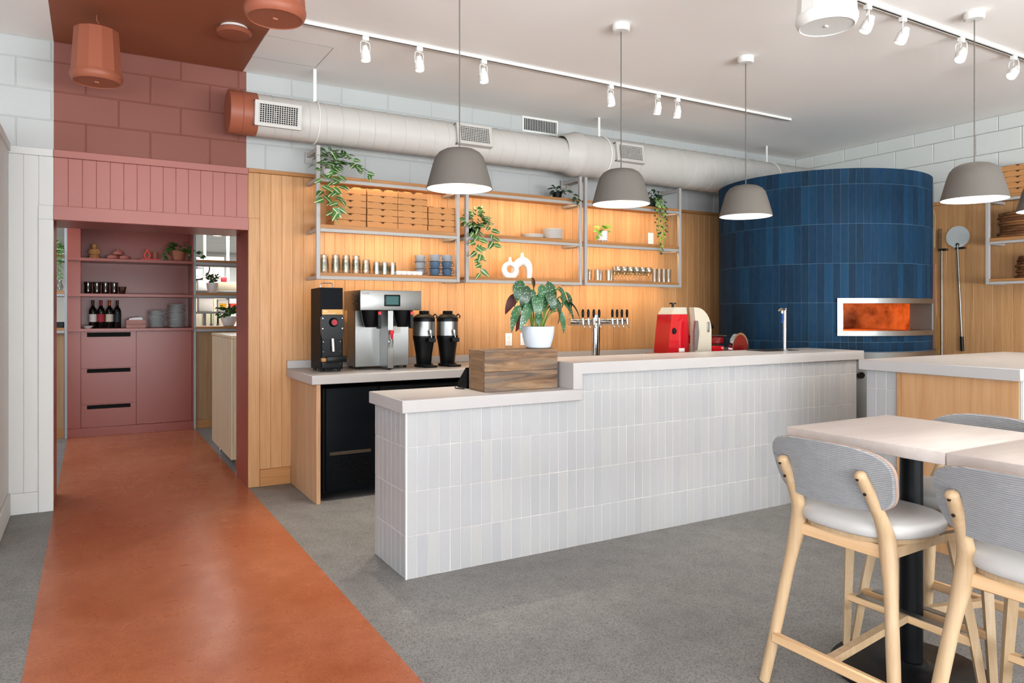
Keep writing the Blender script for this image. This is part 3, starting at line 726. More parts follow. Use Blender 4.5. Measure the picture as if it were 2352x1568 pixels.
def stool(label, x, y, rz):
    t = T('counter_stool', label, 'stool', (x, y, 0), rz, 'grey corduroy counter stools')
    out = superell(40, .215, .225, 2.8); out = [(a if a > 0 else a * .9, b * (1 - .12 * (a < 0) * abs(a) / .215)) for a, b in out]
    sd = cushion(out, [(.93, .606), (.985, .613), (1, .63), (.985, .646), (.93, .655), (.6, .661), (.2, .660)], .01, 0).ob('seat', LEATHER, t, smooth=60)
    cushion([(a * .9, b * .9) for a, b in out], [(1, .590), (1, .6055)], .01, 0).ob('seat_base', BEECH, t)
    for s in (-1, 1):
        cp = curve_pts([(-.225, .25 * s, 0), (-.200, .228 * s, .16), (-.162, .194 * s, .42), (-.142, .173 * s, .56), (-.146, .163 * s, .64), (-.195, .154 * s, .74), (-.252, .147 * s, .828)], 6)
        nr = len(cp); rad = [.019 + .0085 * math.exp(-((q_.z - .58) / .10) ** 2) + .002 * math.exp(-((q_.z - .3) / .2) ** 2) for q_ in cp]
        L = MB(); L.tube(cp + [cp[-1] + Vector((-.004, 0, .006)), cp[-1] + Vector((-.006, 0, .010))], rad + [.014, .006], 14, True)
        leg = L.ob('rear_leg', BEECH, t, smooth=60)
        for q in (.765, .815):
            xx = -.214 - (q - .76) * .62
            MB().cyl((xx - .019, (.152 - (q - .765) * .1) * s, q), (xx - .0165, (.152 - (q - .765) * .1) * s, q), .0055, n=12).ob('screw_cap', STEELD, leg)
        L = MB(); L.tube([(.265, .262 * s, 0), (.235, .232 * s, .26), (.192, .192 * s, .56), (.186, .186 * s, .592)], [.0165, .020, .024, .022], 4, True)
        L.ob('front_leg', BEECH, t, smooth=20)
        MB().prism([(-.125, .555), (.18, .565), (.18, .59), (-.125, .59)], .178 * s - .011, .178 * s + .011, 'xz').ob('side_rail', BEECH, t)
    MB().rbox(-.148, -.124, -.165, .165, .545, .589, .004, 1).ob('rear_rail', BEECHY, t)
    MB().rbox(.176, .200, -.18, .18, .55, .589, .004, 1).ob('front_rail', BEECHY, t)
    # footrest: rear bar, front bar with steel plate, centre link
    MB().rbox(-.222, -.197, -.222, .222, .15, .186, .005, 1).ob('rear_stretcher', BEECHY, t)
    fb = MB().rbox(.228, .252, -.238, .238, .205, .237, .005, 1).ob('footrest_bar', BEECHY, t)
    MB().rbox(.222, .258, -.19, .19, .2375, .2405, .001, 1).ob('footrest_plate', STEEL, fb)
    MB().prism([(-.196, .155), (.227, .21), (.227, .236), (-.196, .182)], -.014, .014, 'xz').ob('centre_stretcher', BEECH, t)
    # curved back panel: plywood edge with corduroy on both faces
    n = 56; ol = superell(n, .226, .110, 3.5); zc = .797
    ol = [(a * (1 + .06 * (b / .11)), b + .012 * (1 - (a / .226) ** 2)) for a, b in ol]
    def bx(yy, zz, off): return -.238 + .85 * yy * yy - .34 * (zz - .80) + off
    def panel(name, off0, off1, k0, k1, mat, par):
        mb = MB(); vs = []; fs = []; ks = [0, .35, .65, .88, 1.0]
        for side, (off, kk) in enumerate(((off0, k0), (off1, k1))):
            base = len(vs)
            for k in ks[1:]:
                for a, b in ol: vs.append((bx(a * k * kk, zc + b * k * kk, off), a * k * kk, zc + b * k * kk))
            vs.append((bx(0, zc, off), 0, zc)); cidx = len(vs) - 1
            for i in range(n):
                j = (i + 1) % n; fs.append((cidx, base + i, base + j))
                for r in range(len(ks) - 2): fs.append((base + r * n + i, base + (r + 1) * n + i, base + (r + 1) * n + j, base + r * n + j))
        tot = (len(ks) - 1) * n + 1; o0 = (len(ks) - 2) * n
        for i in range(n): j = (i + 1) % n; fs.append((o0 + i, o0 + j, tot + o0 + j, tot + o0 + i))
        return mb.add(vs, fs).ob(name, mat, par, smooth=40)
    bk = panel('backrest', .006, .020, 1.0, 1.0, pm('ply_edge', '#9b8578', .7, var=.25, vs=60), t)
    panel('back_fabric', -.002, .006, .975, .992, CORD, bk); panel('front_fabric', .020, .032, .992, .97, CORD, bk)
    return t
stool('grey corduroy stool at the left, pushed under the nearest table', 2.345, 1.56, 0)
stool('grey corduroy stool at the bottom right corner of the picture', 2.345, .985, 0)
stool('grey corduroy stool on the far side of the table, facing the camera side', 2.925, 1.56, PI)

# ------------------------------------------------------------------ leaves and plants
def leaf_mesh(name, L, W, mats, curl=.5, fold=.25, tip=1.6, n=6, under=False, wing=0):
    mb = MB(); rows = []
    for i in range(n + 1):
        u = i / n; hw = W / 2 * (math.sin(PI * u ** .75) ** .8) * (1 - .25 * u) if 0 < i < n else .0005
        ang = curl * u; y = L * (math.sin(curl * u) / curl if curl else u); z = -L * ((1 - math.cos(curl * u)) / curl if curl else 0)
        off = wing * hw
        rows.append([(-hw + off, y, z + fold * hw), (off, y, z), (hw + off, y, z + fold * hw)])
    vs = [p for r in rows for p in r]; fs = []
    for i in range(n):
        for j in range(2): a = i * 3 + j; fs.append((a, a + 1, a + 4, a + 3))
    mb.add(vs, fs, 0)
    if under: mb.add([(x, y, z - .0012) for x, y, z in vs], [f[::-1] for f in fs], 1)
    me = bpy.data.meshes.new(name); me.from_pydata(mb.v, [], mb.f)
    for m in mats: me.materials.append(m)
    me.polygons.foreach_set('material_index', mb.m); me.polygons.foreach_set('use_smooth', [True] * len(me.polygons)); me.update(); return me
def put_leaf(par, me, pos, d, up=(0, 0, 1), roll=0, sc=1, name='leaf'):
    y = Vector(d).normalized(); z = Vector(up); x = y.cross(z)
    if x.length < .05: x = y.cross(Vector((0, -1, 0)))
    x.normalize(); z = x.cross(y)
    M = Matrix((x, y, z)).transposed().to_4x4(); M = Matrix.Translation(pos) @ M @ Matrix.Rotation(roll, 4, 'Y') @ Matrix.Scale(sc, 4)
    o = O(name, me, par); o.matrix_local = M; return o
RND = random.Random(5)
def vine(par, pts, leaves, me, lean=0, spread=.9, stem=.0014, sc=(.7, 1.1), tipup=0, stemmat=None):
    cp = curve_pts(pts, 8)
    MB().tube([p for p in cp], stem, 5).ob('stem', stemmat or GREENM, par)
    for i in range(leaves):
        u = (i + .7) / leaves * (len(cp) - 1); k = min(int(u), len(cp) - 2); p = cp[k].lerp(cp[k + 1], u - k); tg = (cp[k + 1] - cp[k]).normalized()
        side = Vector((1, 0, 0)) * (1 if i % 2 else -1)
        d = side * spread * RND.uniform(.6, 1.1) + tg * RND.uniform(.3, .9) + Vector((0, -RND.uniform(.15, .8), RND.uniform(-.3, .35) + tipup))
        put_leaf(par, me, p, d, (RND.uniform(-.4, .4), -1 if abs(tg.z) > .5 else -.5, .45 if abs(tg.z) > .5 else 1), RND.uniform(-.4, .4), RND.uniform(*sc))
def mound(par, c, rx, rz, n, me, sc=(.7, 1.1), ry=None, droop=.2):
    ry = ry or rx * .8
    for i in range(n):
        a = RND.uniform(0, 2 * PI); e = RND.uniform(-.1, 1.25); k = RND.uniform(.35, 1)
        d = Vector((math.cos(a) * math.cos(e), math.sin(a) * math.cos(e), math.sin(e)))
        p = Vector(c) + Vector((d.x * rx * k, d.y * ry * k, d.z * rz * k))
        put_leaf(par, me, p, Vector((d.x, d.y - .25, d.z * .5 - droop)), (RND.uniform(-.3, .3), -.6, .9), RND.uniform(-.5, .5), RND.uniform(*sc))
LV = leaf_mesh('variegated_leaf', .078, .044, [LEAFV], .6); LV2 = leaf_mesh('variegated_leaf_large', .092, .052, [LEAFV], .4)
LG = leaf_mesh('green_leaf', .06, .036, [LEAFG], .7); LD = leaf_mesh('dark_leaf', .07, .036, [LEAFD], .6)
LDS = leaf_mesh('small_leaf', .034, .022, [LEAFB], .4); LDK = leaf_mesh('small_dark_leaf', .036, .023, [LEAFD], .4); LB = leaf_mesh('bright_leaf', .07, .05, [LEAFB], .8)
def pot_mesh(r0, r1, h, ribs=0, n=32):
    pr = [(0, 0), (r0 * .92, 0), (r0, .004)]
    k = max(ribs * 2, 6)
    for i in range(1, k): u = i / k; pr.append((r0 + (r1 - r0) * math.sin(u * PI / 2) + (.0018 if ribs and i % 2 else 0), .004 + (h - .008) * u))
    pr += [(r1, h), (r1 - .004, h), (r1 - .006, h * .88), (0, h * .88)]
    return MB().lathe(pr, n)
pA = T('trailing_plant', 'variegated trailing plant spilling over the pizza box shelf', 'plant', (1.61, 5.56, 2.3905))
pot_mesh(.05, .065, .09).ob('pot', PORC, pA)
for pts, nl in (([(0, -.03, .08), (-.02, -.10, .06), (-.03, -.135, -.04), (-.02, -.14, -.19), (-.03, -.14, -.33)], 16),
                ([(-.03, -.03, .09), (-.08, -.09, .08), (-.11, -.13, -.0), (-.10, -.135, -.12), (-.09, -.13, -.2)], 11),
                ([(.02, -.03, .09), (.01, -.10, .07), (.025, -.135, -.04), (.02, -.14, -.18), (.015, -.14, -.29)], 13),
                ([(.03, -.02, .1), (.1, -.08, .1), (.18, -.13, .07), (.27, -.14, .015)], 11),
                ([(.03, -.02, .12), (.08, -.06, .17), (.14, -.1, .14), (.17, -.13, .06)], 8)):
    vine(pA, pts, nl, LV2)
mound(pA, (0, -.02, .09), .12, .13, 62, LV)
pB = T('trailing_plant', 'variegated trailing plant hanging beside the white plates', 'plant', (2.86, 5.56, 2.0125))
pot_mesh(.05, .062, .085).ob('pot', NAVYB, pB)
for pts, nl in (([(0, -.03, .08), (-.01, -.10, .06), (-.02, -.13, -.05), (0, -.14, -.2), (-.01, -.14, -.35)], 15),
                ([(.02, -.03, .09), (.08, -.09, .09), (.11, -.13, .0), (.12, -.135, -.1)], 10),
                ([(-.03, -.03, .09), (-.06, -.09, .07), (-.06, -.13, -.03), (-.05, -.14, -.14), (-.02, -.14, -.24)], 11)):
    vine(pB, pts, nl, LV2)
mound(pB, (0, -.04, .09), .115, .14, 76, LV)
pC = T('leafy_plant', 'small dark green plant on top of the middle shelf', 'plant', (3.74, 5.58, 2.3905))
pot_mesh(.035, .045, .06).ob('pot', BLACKM, pC); mound(pC, (0, -.02, .055), .075, .06, 26, LD)
vine(pC, [(.03, -.03, .07), (.08, -.09, .06), (.11, -.14, .01), (.13, -.15, -.03)], 7, LD)
pD = T('trailing_plant', 'small-leaved trailing plant hanging from the shelf beside the oven', 'plant', (4.86, 5.56, 2.3905))
pot_mesh(.045, .055, .075).ob('pot', BLACKM, pD)
mound(pD, (0, -.03, .08), .075, .10, 60, LDK, (.9, 1.4))
for i in range(7):
    xo = -.06 + .022 * i; ln = (.30, .36, .44, .47, .40, .33, .28)[i]
    vine(pD, [(xo * .5, -.03, .08), (xo * .9, -.10, .07), (xo, -.135, -.03), (xo + .01 * math.sin(i * 2), -.14, -ln * .55), (xo * .7 + .012, -.14, -ln)], 17, LDS if i % 3 else LDK, 0, .9, .001, (.7, 1.1))
pE = T('potted_pothos', 'bright green pothos in a ribbed white pot on the right shelf', 'plant', (4.24, 5.55, 2.0125))
MB().lathe([(0, .012), (.045, .012), (.052, .02), (.05, .035), (.055, .045), (.051, .06), (.055, .072), (.051, .085), (.054, .095), (.052, .105), (.047, .105), (.045, .095), (0, .095)], 32).ob('pot', PORC, pE)
for a in range(3): MB().cyl((.03 * math.cos(a * 2.1), .03 * math.sin(a * 2.1), 0), (.03 * math.cos(a * 2.1), .03 * math.sin(a * 2.1), .013), .006, n=8).ob('pot_foot', PORC, pE)
mound(pE, (.0, 0, .10), .07, .065, 18, LB, (.7, 1.0)); vine(pE, [(-.03, -.03, .1), (-.08, -.06, .09), (-.10, -.07, .04)], 5, LB, sc=(.6, .9))

# begonia in its white pot on the reclaimed box
bg_ = T('begonia_plant', 'spotted begonia in a white ribbed pot on the wooden box', 'plant', (2.265, 3.58, 1.1325))
pot_mesh(.072, .096, .125, 9, 40).ob('pot', pm('matt_white_pot', '#bcc3cb', .4), bg_)
MB().lathe([(0, .108), (.088, .108)], 24).ob('soil', SOIL, bg_)
BG = leaf_mesh('begonia_leaf', .165, .086, [BEGT, BEGU], 1.1, .18, n=9, under=True, wing=.28); BG2 = leaf_mesh('begonia_leaf_long', .2, .064, [BEGT, BEGU], .7, .3, n=9, under=True, wing=.2)
BGR = leaf_mesh('begonia_leaf_back', .17, .075, [BEGU, BEGU], .9, .3, n=9, under=True, wing=.25)
BGL = [((-.03, 0, .115), (-.07, -.03, .36), (-.35, -.45, -.8), 0, .95), ((0, 0, .115), (-.01, -.05, .37), (.1, -.5, -.85), 0, 1.0), ((.02, 0, .115), (.035, -.03, .39), (.3, -.4, -.85), 0, 1.15),
       ((.02, .01, .115), (.10, -.03, .30), (.55, -.35, -.6), 1, .85), ((-.02, 0, .115), (-.05, -.04, .28), (-.55, -.35, -.75), 1, 1.05), ((.03, 0, .115), (.14, -.02, .33), (.5, -.3, -.8), 0, .95),
       ((.03, .02, .115), (.13, .04, .35), (.85, 0, -.6), 1, .85), ((-.03, .02, .115), (-.09, .02, .31), (-.7, -.1, -.65), 2, .85), ((0, .02, .115), (-.02, .03, .41), (.5, .2, -.45), 2, .8),
       ((.01, .02, .115), (.02, .04, .30), (.2, -.2, -.95), 2, 1.0), ((.03, .02, .115), (.11, .03, .26), (.7, .1, -.75), 2, .95), ((-.03, .01, .115), (-.085, 0, .20), (-.15, -.1, -.95), 2, .7),
       ((-.01, -.02, .115), (-.02, -.06, .2), (-.5, -.4, -.6), 0, .5), ((.03, -.01, .115), (.1, -.03, .22), (.3, -.2, -.9), 1, .75), ((-.02, .02, .115), (-.05, .05, .33), (-.5, .4, -.5), 0, .8),
       ((.02, .03, .115), (.07, .05, .36), (.5, .4, -.45), 0, .85), ((-.02, -.01, .115), (-.055, -.04, .34), (-.1, -.5, -.9), 0, .75), ((.01, -.02, .115), (.05, -.06, .29), (.5, -.5, -.75), 0, .7), ((0, .0, .115), (.0, -.02, .27), (.05, -.5, -.8), 0, .55), ((.02, -.01, .115), (.085, -.05, .36), (.35, -.5, -.8), 0, .85), ((-.02, -.01, .115), (-.10, -.03, .39), (-.5, -.4, -.7), 0, .85), ((.02, -.02, .115), (.02, -.07, .33), (.05, -.6, -.75), 0, .8), ((.03, 0, .115), (.15, -.02, .28), (.65, -.3, -.6), 1, .8), ((-.03, 0, .115), (-.10, -.02, .25), (-.6, -.3, -.7), 1, .9), ((.01, -.02, .115), (-.035, -.06, .31), (-.2, -.6, -.75), 0, .9)]
for a, b, d, k, sc in BGL:
    b = (b[0] * 1.3, b[1] * 1.2, b[2])
    mid = ((a[0] + b[0]) / 2 - .012 * (1 if b[0] > 0 else -1), (a[1] + b[1]) / 2, (a[2] + b[2]) / 2 + .03)
    MB().tube(curve_pts([a, mid, b], 5), .003, 6).ob('stem', GREENM, bg_)
    put_leaf(bg_, (BG, BG2, BGR)[k], b, d, (d[0] * .6, -.75, .6), RND.uniform(-.3, .3), sc)

# reclaimed wooden box under the begonia
bx_ = T('wooden_box', 'reclaimed wooden box holding the begonia on the low countertop', 'box', (2.10, 3.58, .9025))
MB().rbox(-.24, .24, -.095, -.078, 0, .108, .002, 1).ob('front_board', RECL, bx_); MB().rbox(-.24, .24, -.095, -.078, .109, .228, .002, 1).ob('front_board', RECL, bx_)
MB().rbox(-.24, .24, .078, .095, 0, .108, .002, 1).ob('back_board', RECL, bx_); MB().rbox(-.24, .24, .078, .095, .109, .228, .002, 1).ob('back_board', RECL, bx_)
MB().rbox(-.2395, -.222, -.0775, .0775, 0, .2275, .002, 1).ob('end_board', RECLY, bx_); MB().rbox(.222, .2395, -.0775, .0775, 0, .2275, .002, 1).ob('end_board', RECLY, bx_)
MB().rbox(-.2215, .2215, -.0775, .0775, .205, .2285, .002, 1).ob('top_board', RECL, bx_)
cd_ = T('card_reader', 'black card reader half hidden behind the wooden box', 'card reader', (1.90, 3.755, .9025), .1)
MB().prism([(-.04, .0), (.06, .0), (.06, .03), (-.03, .12), (-.04, .12)], -.04, .04, 'yz').ob('reader_body', BLACK, cd_)
MB().tube([(0, .05, .012), (-.06, .06, .006), (-.10, -.02, .004), (-.08, -.08, .004)], .003, 6).ob('reader_cable', BLACK, cd_)

# ------------------------------------------------------------------ back counter machines
ZB = .9005
gr = T('coffee_grinder', 'tall black coffee grinder at the left end of the back counter', 'coffee grinder', (1.46, 5.30, ZB))
MB().prism([(.0, .018), (.26, .018), (.26, .618), (.0, .622), (-.0, .5)], 0, .168, 'yz').ob('grinder_body', NAVYB, gr)
MB().prism([(.008, .24), (.16, .24), (.172, .30), (.172, .40), (.16, .42), (.008, .42), (-.003, .40), (-.003, .30)], -.02, -.001, 'xz').ob('control_panel', BLACK, gr)
MB().prism([(.012, .03), (.156, .03), (.156, .239), (.012, .239)], -.008, -.001, 'xz').ob('lower_panel', BLACK, gr)
MB().rbox(.006, .164, -.0225, -.001, .421, .462, .002, 1).ob('bronze_plate', GOLDP, gr)
k = MB().lathe([(.034, 0), (.034, .006), (.028, .02), (.024, .026), (0, .026)], 28).xf(Matrix.Translation((.092, -.02, .365)) @ Matrix.Rotation(R_(90), 4, 'X')).ob('dial', BLACK, gr)
MB().lathe([(0, .0262), (.021, .0262), (.021, .028), (0, .028)], 24).xf(Matrix.Translation((.092, -.02, .365)) @ Matrix.Rotation(R_(90), 4, 'X')).ob('dial_cap', LABELR, k)
MB().cyl((.086, -.02, .245), (.089, -.03, .15), .015, .014, 16).ob('chute', CHROME, gr)
MB().rbox(.0, .04, -.03, -.008, .075, .105, .003, 1).ob('switch_box', GOLDP, gr)
MB().rbox(.035, .185, -.05, -.009, .07, .115, .006, 2).ob('catch_tray', BLACK, gr)
MB().tube([(.03, .1, .62), (.03, .1, .65), (.04, .1, .66), (.11, .1, .66), (.12, .1, .65), (.12, .1, .62)], .0035, 8).ob('lid_handle', CHROME, gr)
for sx, sz in ((.012, .395), (.158, .395), (.012, .32), (.158, .32), (.02, .222), (.148, .222), (.02, .06), (.148, .06), (.02, .15), (.148, .15)):
    MB().cyl((sx, -.0225 if sz > .3 else -.0095, sz), (sx, -.019 if sz > .3 else -.007, sz), .0035, n=8).ob('screw', CHROME, gr)
v = MB()
for i in range(8): v.box(-.0015, 0, .03, .06, .28 + .012 * i, .286 + .012 * i)
v.ob('vent_slots', DARK, gr)['kind'] = 'stuff'
for sx, sy in ((.02, .03), (.148, .03), (.02, .23), (.148, .23)): MB().cyl((sx, sy, 0), (sx, sy, .019), .012, n=10).ob('foot', BLACK, gr)

br = T('coffee_brewer', 'stainless twin coffee brewer with a small green screen', 'coffee brewer', (1.73, 5.20, ZB))
MB().rbox(0, .49, 0, .40, .455, .605, .004, 2).ob('brewer_head', STEEL, br)
hs = MB()
for i in range(3):
    for j in range(3): hs.prism([(.06 + .05 * i, .50 + .035 * j), (.085 + .05 * i, .50 + .035 * j), (.085 + .05 * i, .512 + .035 * j)], -.006, -.0005, 'yz')
hs.ob('side_louvres', STEEL, br)
MB().rbox(.025, .465, .20, .40, .018, .454, .003, 1).ob('brewer_body', STEEL, br)
MB().rbox(.225, .272, .03, .199, .012, .454, .003, 1).ob('centre_column', STEEL, br)
MB().rbox(.186, .314, -.006, .001, .485, .573, .004, 2).ob('screen_bezel', BLACK, br)
MB().rbox(.20, .30, -.0075, -.0062, .497, .561, .001, 1).ob('screen', SCREENE, br)
for xx in (.115, .375):
    b = MB().lathe([(.045, 0), (.06, .04), (.075, .12), (.077, .128), (0, .128)], 24).ob('brew_basket', BLACK, br, (xx, .10, .326))
    MB().rbox(xx + .018 - xx, xx + .045 - xx, -.11, -.07, -.01, .125, .004, 1).ob('basket_handle', BLACK, b)
    MB().rbox(.02, .043, -.112, -.109, .095, .12, .001, 1).ob('handle_tab', REDPL, b)
tp = MB().cyl((.245, .03, .215), (.245, .0, .215), .009, n=12).cyl((.245, -.002, .235), (.245, -.004, .17), .012, .006, 14).ob('hot_water_tap', CHROME, br)
MB().lathe([(0, .0), (.008, .0), (.01, .03), (.017, .05), (.014, .066), (0, .07)], 16).ob('tap_lever', REDPL, tp, (.245, -.005, .236))
MB().rbox(.30, .395, .198, .1995, .275, .33, .0005, 1).ob('notice_label', LABELW, br)
for sx, sy in ((.05, .22), (.44, .22), (.05, .38), (.44, .38), (.248, .05)): MB().cyl((sx, sy, 0), (sx, sy, .019), .012, n=10).ob('foot', BLACK, br)

def urn(label, x, y):
    t = T('coffee_urn', label, 'coffee urn', (x, y, ZB), 0, 'black and steel coffee servers')
    MB().lathe([(0, .012), (.055, .012), (.06, .02), (.066, .10), (.082, .2), (.09, .235), (.09, .25), (0, .25)], 36).ob('urn_base', BLACK, t)
    MB().lathe([(.088, .25), (.088, .365)], 36).ob('steel_band', STEEL, t)
    MB().lathe([(.09, .365), (.09, .395), (.085, .402), (.06, .42), (.04, .428), (0, .43)], 36).ob('urn_lid', BLACK, t)
    MB().rbox(-.035, .035, -.03, .02, .428, .452, .004, 1).ob('lid_gauge', NAVYB, t)
    MB().tube([(.07, 0, .40), (.1, .0, .425), (.115, 0, .41), (.11, 0, .39)], .006, 8).ob('carry_handle', BLACK, t)
    s = MB().rbox(-.02, .045, -.14, -.07, .20, .235, .005, 1).ob('spout_block', BLACK, t)
    MB().cyl((.015, -.12, .235), (.012, -.11, .27), .005, n=10).cyl((.012, -.111, .27), (.010, -.104, .295), .011, .013, 14).ob('spout_lever', CHROME, s)
    MB().lathe([(0, 0), (.075, 0), (.08, .008), (.075, .02), (.04, .028), (0, .03)], 32).rbox(-.055, .055, -.15, -.03, 0, .016, .006, 2).ob('drip_base', BLACK, t)
urn('black and steel coffee server beside the brewer', 2.335, 5.42)
urn('black and steel coffee server, right of its twin', 2.545, 5.42)

tt = T('beer_tap_tower', 'chrome tee-shaped beer tap tower with eight black handles', 'beer tower', (3.975, 5.30, ZB))
MB().cyl((0, 0, 0), (0, 0, .41), .039, n=32).lathe([(.055, 0), (.055, .012), (.04, .018)], 32).lathe([(.039, .41), (.03, .418), (0, .42)], 32).ob('tower_column', CHROME, tt)
MB().cyl((-.295, 0, .352), (.335, 0, .352), .030, n=28).ob('tower_arm', CHROME, tt)
for i, xx in enumerate((-.195, -.135, -.075, -.015, .135, .19, .245, .305)):
    q = MB(); q.cyl((xx, -.028, .352), (xx, -.075, .352), .011, n=12); q.cyl((xx, -.075, .376), (xx, -.078, .33), .0125, .011, 12); q.tube([(xx, -.077, .33), (xx, -.088, .312), (xx, -.105, .298)], [.009, .008, .0065], 10)
    q.cyl((xx, -.075, .375), (xx, -.073, .392), .006, n=10)
    o = q.ob('beer_tap', CHROME, tt)
    MB().lathe([(0, 0), (.008, .0), (.011, .02), (.013, .045), (.010, .068), (.006, .075), (0, .076)], 14).ob('tap_handle', BLACK, o, (xx, -.072, .391))

sl = T('meat_slicer', 'red and ivory flywheel meat slicer behind the high countertop', 'meat slicer', (3.80, 4.08, ZB)); sl.scale = (.815, .815, .985)
MB().rbox(0, .69, .0, .42, .012, .118, .008, 2).ob('slicer_base', REDED, sl)
MB().rbox(-.005, .66, -.02, .20, .1185, .125, .001, 1).ob('steel_tray', STEEL, sl)
MB().prism([(.01, .126), (.27, .126), (.275, .26), (.26, .43), (.055, .43), (.03, .28)], .10, .30, 'xz').ob('motor_housing', REDE, sl)
MB().prism([(.055, .431), (.26, .431), (.25, .485), (.10, .485)], .11, .29, 'xz').ob('housing_cap', CREAM, sl)
MB().cyl((.16, .2, .485), (.16, .2, .51), .012, n=12).cyl((.16, .2, .51), (.16, .2, .522), .032, n=16).ob('top_knob', BLACK, sl)
MB().lathe([(0, .016), (.02, .012), (.026, 0)], 20).xf(Matrix.Translation((.085, .1, .30)) @ Matrix.Rotation(R_(90), 4, 'X')).ob('motor_button', BLACK, sl)
gp = [(.275, .126), (.488, .126), (.488, .30)] + [(.488 - .20 * (1 - math.cos(a)), .30 + .185 * math.sin(a)) for a in [PI / 2 * i / 8 for i in range(1, 9)]] + [(.26, .485), (.275, .4)]
MB().prism(gp, .02, .085, 'xz').ob('blade_guard', CREAM, sl)
MB().rbox(.43, .455, .012, .0195, .29, .37, .008, 2).ob('guard_slot', STEEL, sl)
MB().prism([(.245, .15), (.28, .15), (.305, .28), (.29, .38), (.26, .38), (.245, .3)], -.005, .018, 'xz').ob('blade_cover', STEEL, sl)
MB().rbox(.14, .21, .09, .0995, .135, .165, .001, 1).ob('rating_label', LABELW, sl)
MB().rbox(.49, .74, .10, .36, .19, .25, .008, 1).ob('carriage', REDED, sl); MB().rbox(.48, .76, .08, .38, .251, .262, .002, 1).ob('carriage_plate', STEELD, sl)
MB().prism([(.49, .265), (.57, .265), (.585, .38), (.50, .375)], .16, .18, 'xz').ob('food_pusher', pm('clear_acrylic', '#b9b9b4', .2), sl)
MB().cyl((.585, .17, .33), (.66, .17, .33), .016, n=14).ob('pusher_grip', BLACK, sl)
MB().rbox(.50, .70, .06, .30, .126, .175, .006, 1).ob('slide_rail', REDE, sl)
wl_ = MB().lathe([(.122, -.02), (.138, -.022), (.138, .022), (.122, .02)], 40).xf(Matrix.Translation((.87, .03, .142)) @ Matrix.Rotation(R_(8), 4, 'Z') @ Matrix.Rotation(R_(90), 4, 'X')).ob('flywheel', CHROME, sl)
MB().lathe([(0, -.018), (.122, -.018), (.122, .018), (0, .018)], 40).lathe([(0, -.024), (.02, -.024), (.02, .03), (0, .03)], 16).xf(Matrix.Translation((.87, .03, .142)) @ Matrix.Rotation(R_(8), 4, 'Z') @ Matrix.Rotation(R_(90), 4, 'X')).ob('wheel_face', REDED, wl_)
MB().cyl((.70, .15, .118), (.87, .045, .142), .014, n=12).ob('wheel_axle', STEELD, sl)

rn = T('water_tap', 'slim chrome water tap with blue lever on the high countertop', 'tap', (4.505, 3.655, 1.0525))
MB().lathe([(0, 0), (.03, 0), (.03, .006), (.016, .01), (.0125, .012), (.0125, .30), (.015, .302), (.015, .318), (0, .32)], 24).ob('tap_post', CHROME, rn)
MB().tube([(.0, 0, .31), (-.05, -.02, .313), (-.1, -.04, .31), (-.125, -.05, .30)], [.012, .013, .012, .006], 12).cyl((-.06, -.025, .305), (-.06, -.025, .28), .009, n=12).ob('tap_arm', CHROME, rn)
MB().tube([(-.05, -.02, .285), (-.06, -.03, .24), (-.075, -.04, .215), (-.095, -.045, .21)], [.007, .008, .006, .004], 8).ob('tap_lever', BLUEPL, rn)
dt = T('drip_tray', 'flat steel drip tray let into the high countertop', 'drip tray', (4.44, 3.71, 1.0525))
MB().rbox(-.17, .19, -.085, .10, 0, .003, .001, 1).ob('tray_plate', STEELD, dt)
v = MB()
for i in range(14): v.box(-.15 + .023 * i, -.142 + .023 * i, -.06, -.09 + .165, .0031, .0036)
v.ob('tray_slots', DARK, dt)['kind'] = 'stuff'

def outlet(label, x, z):
    t = T('wall_outlet', label, 'outlet', (x, 5.779, z), 0, 'white wall outlets')
    MB().rbox(-.036, .036, -.006, .0, -.058, .058, .003, 2).ob('cover_plate', PORC, t)
    for dz in (-.02, .02):
        s = MB().rbox(-.016, .016, -.008, -.0062, dz - .014, dz + .014, .003, 1).ob('socket', PORC, t)
        MB().box(-.007, -.005, -.0084, -.0081, dz - .002, dz + .007).box(.005, .007, -.0084, -.0081, dz - .002, dz + .006).box(-.002, .002, -.0084, -.0081, dz - .009, dz - .005).ob('socket_slots', DARK, s)
outlet('white wall outlet left of the begonia pot', 3.335, 1.09)
outlet('white wall outlet half hidden behind the begonia pot', 3.495, 1.09)
outlet('white wall outlet above the right shelf board', 5.045, 2.11)

def lettering(text, size, mat, parent, loc, rot=(R_(90), 0, 0), name='lettering'):
    fc = bpy.data.curves.new('lettering', 'FONT'); fc.body = text; fc.size = size; fc.extrude = .0002; fc.materials.append(mat)
    tmp = bpy.data.objects.new('lettering', fc); me = bpy.data.meshes.new_from_object(tmp); bpy.data.objects.remove(tmp)
    return O(name, me, parent, loc, rot)
lettering('GH2', .014, LABELW, gr, (.018, -.0230, .442)); lettering('MAHLKÖNIG USA INC.', .0085, LABELW, gr, (.018, -.0230, .428))
lettering('Curtis', .024, STEELD, br, (.012, -.0006, .575))
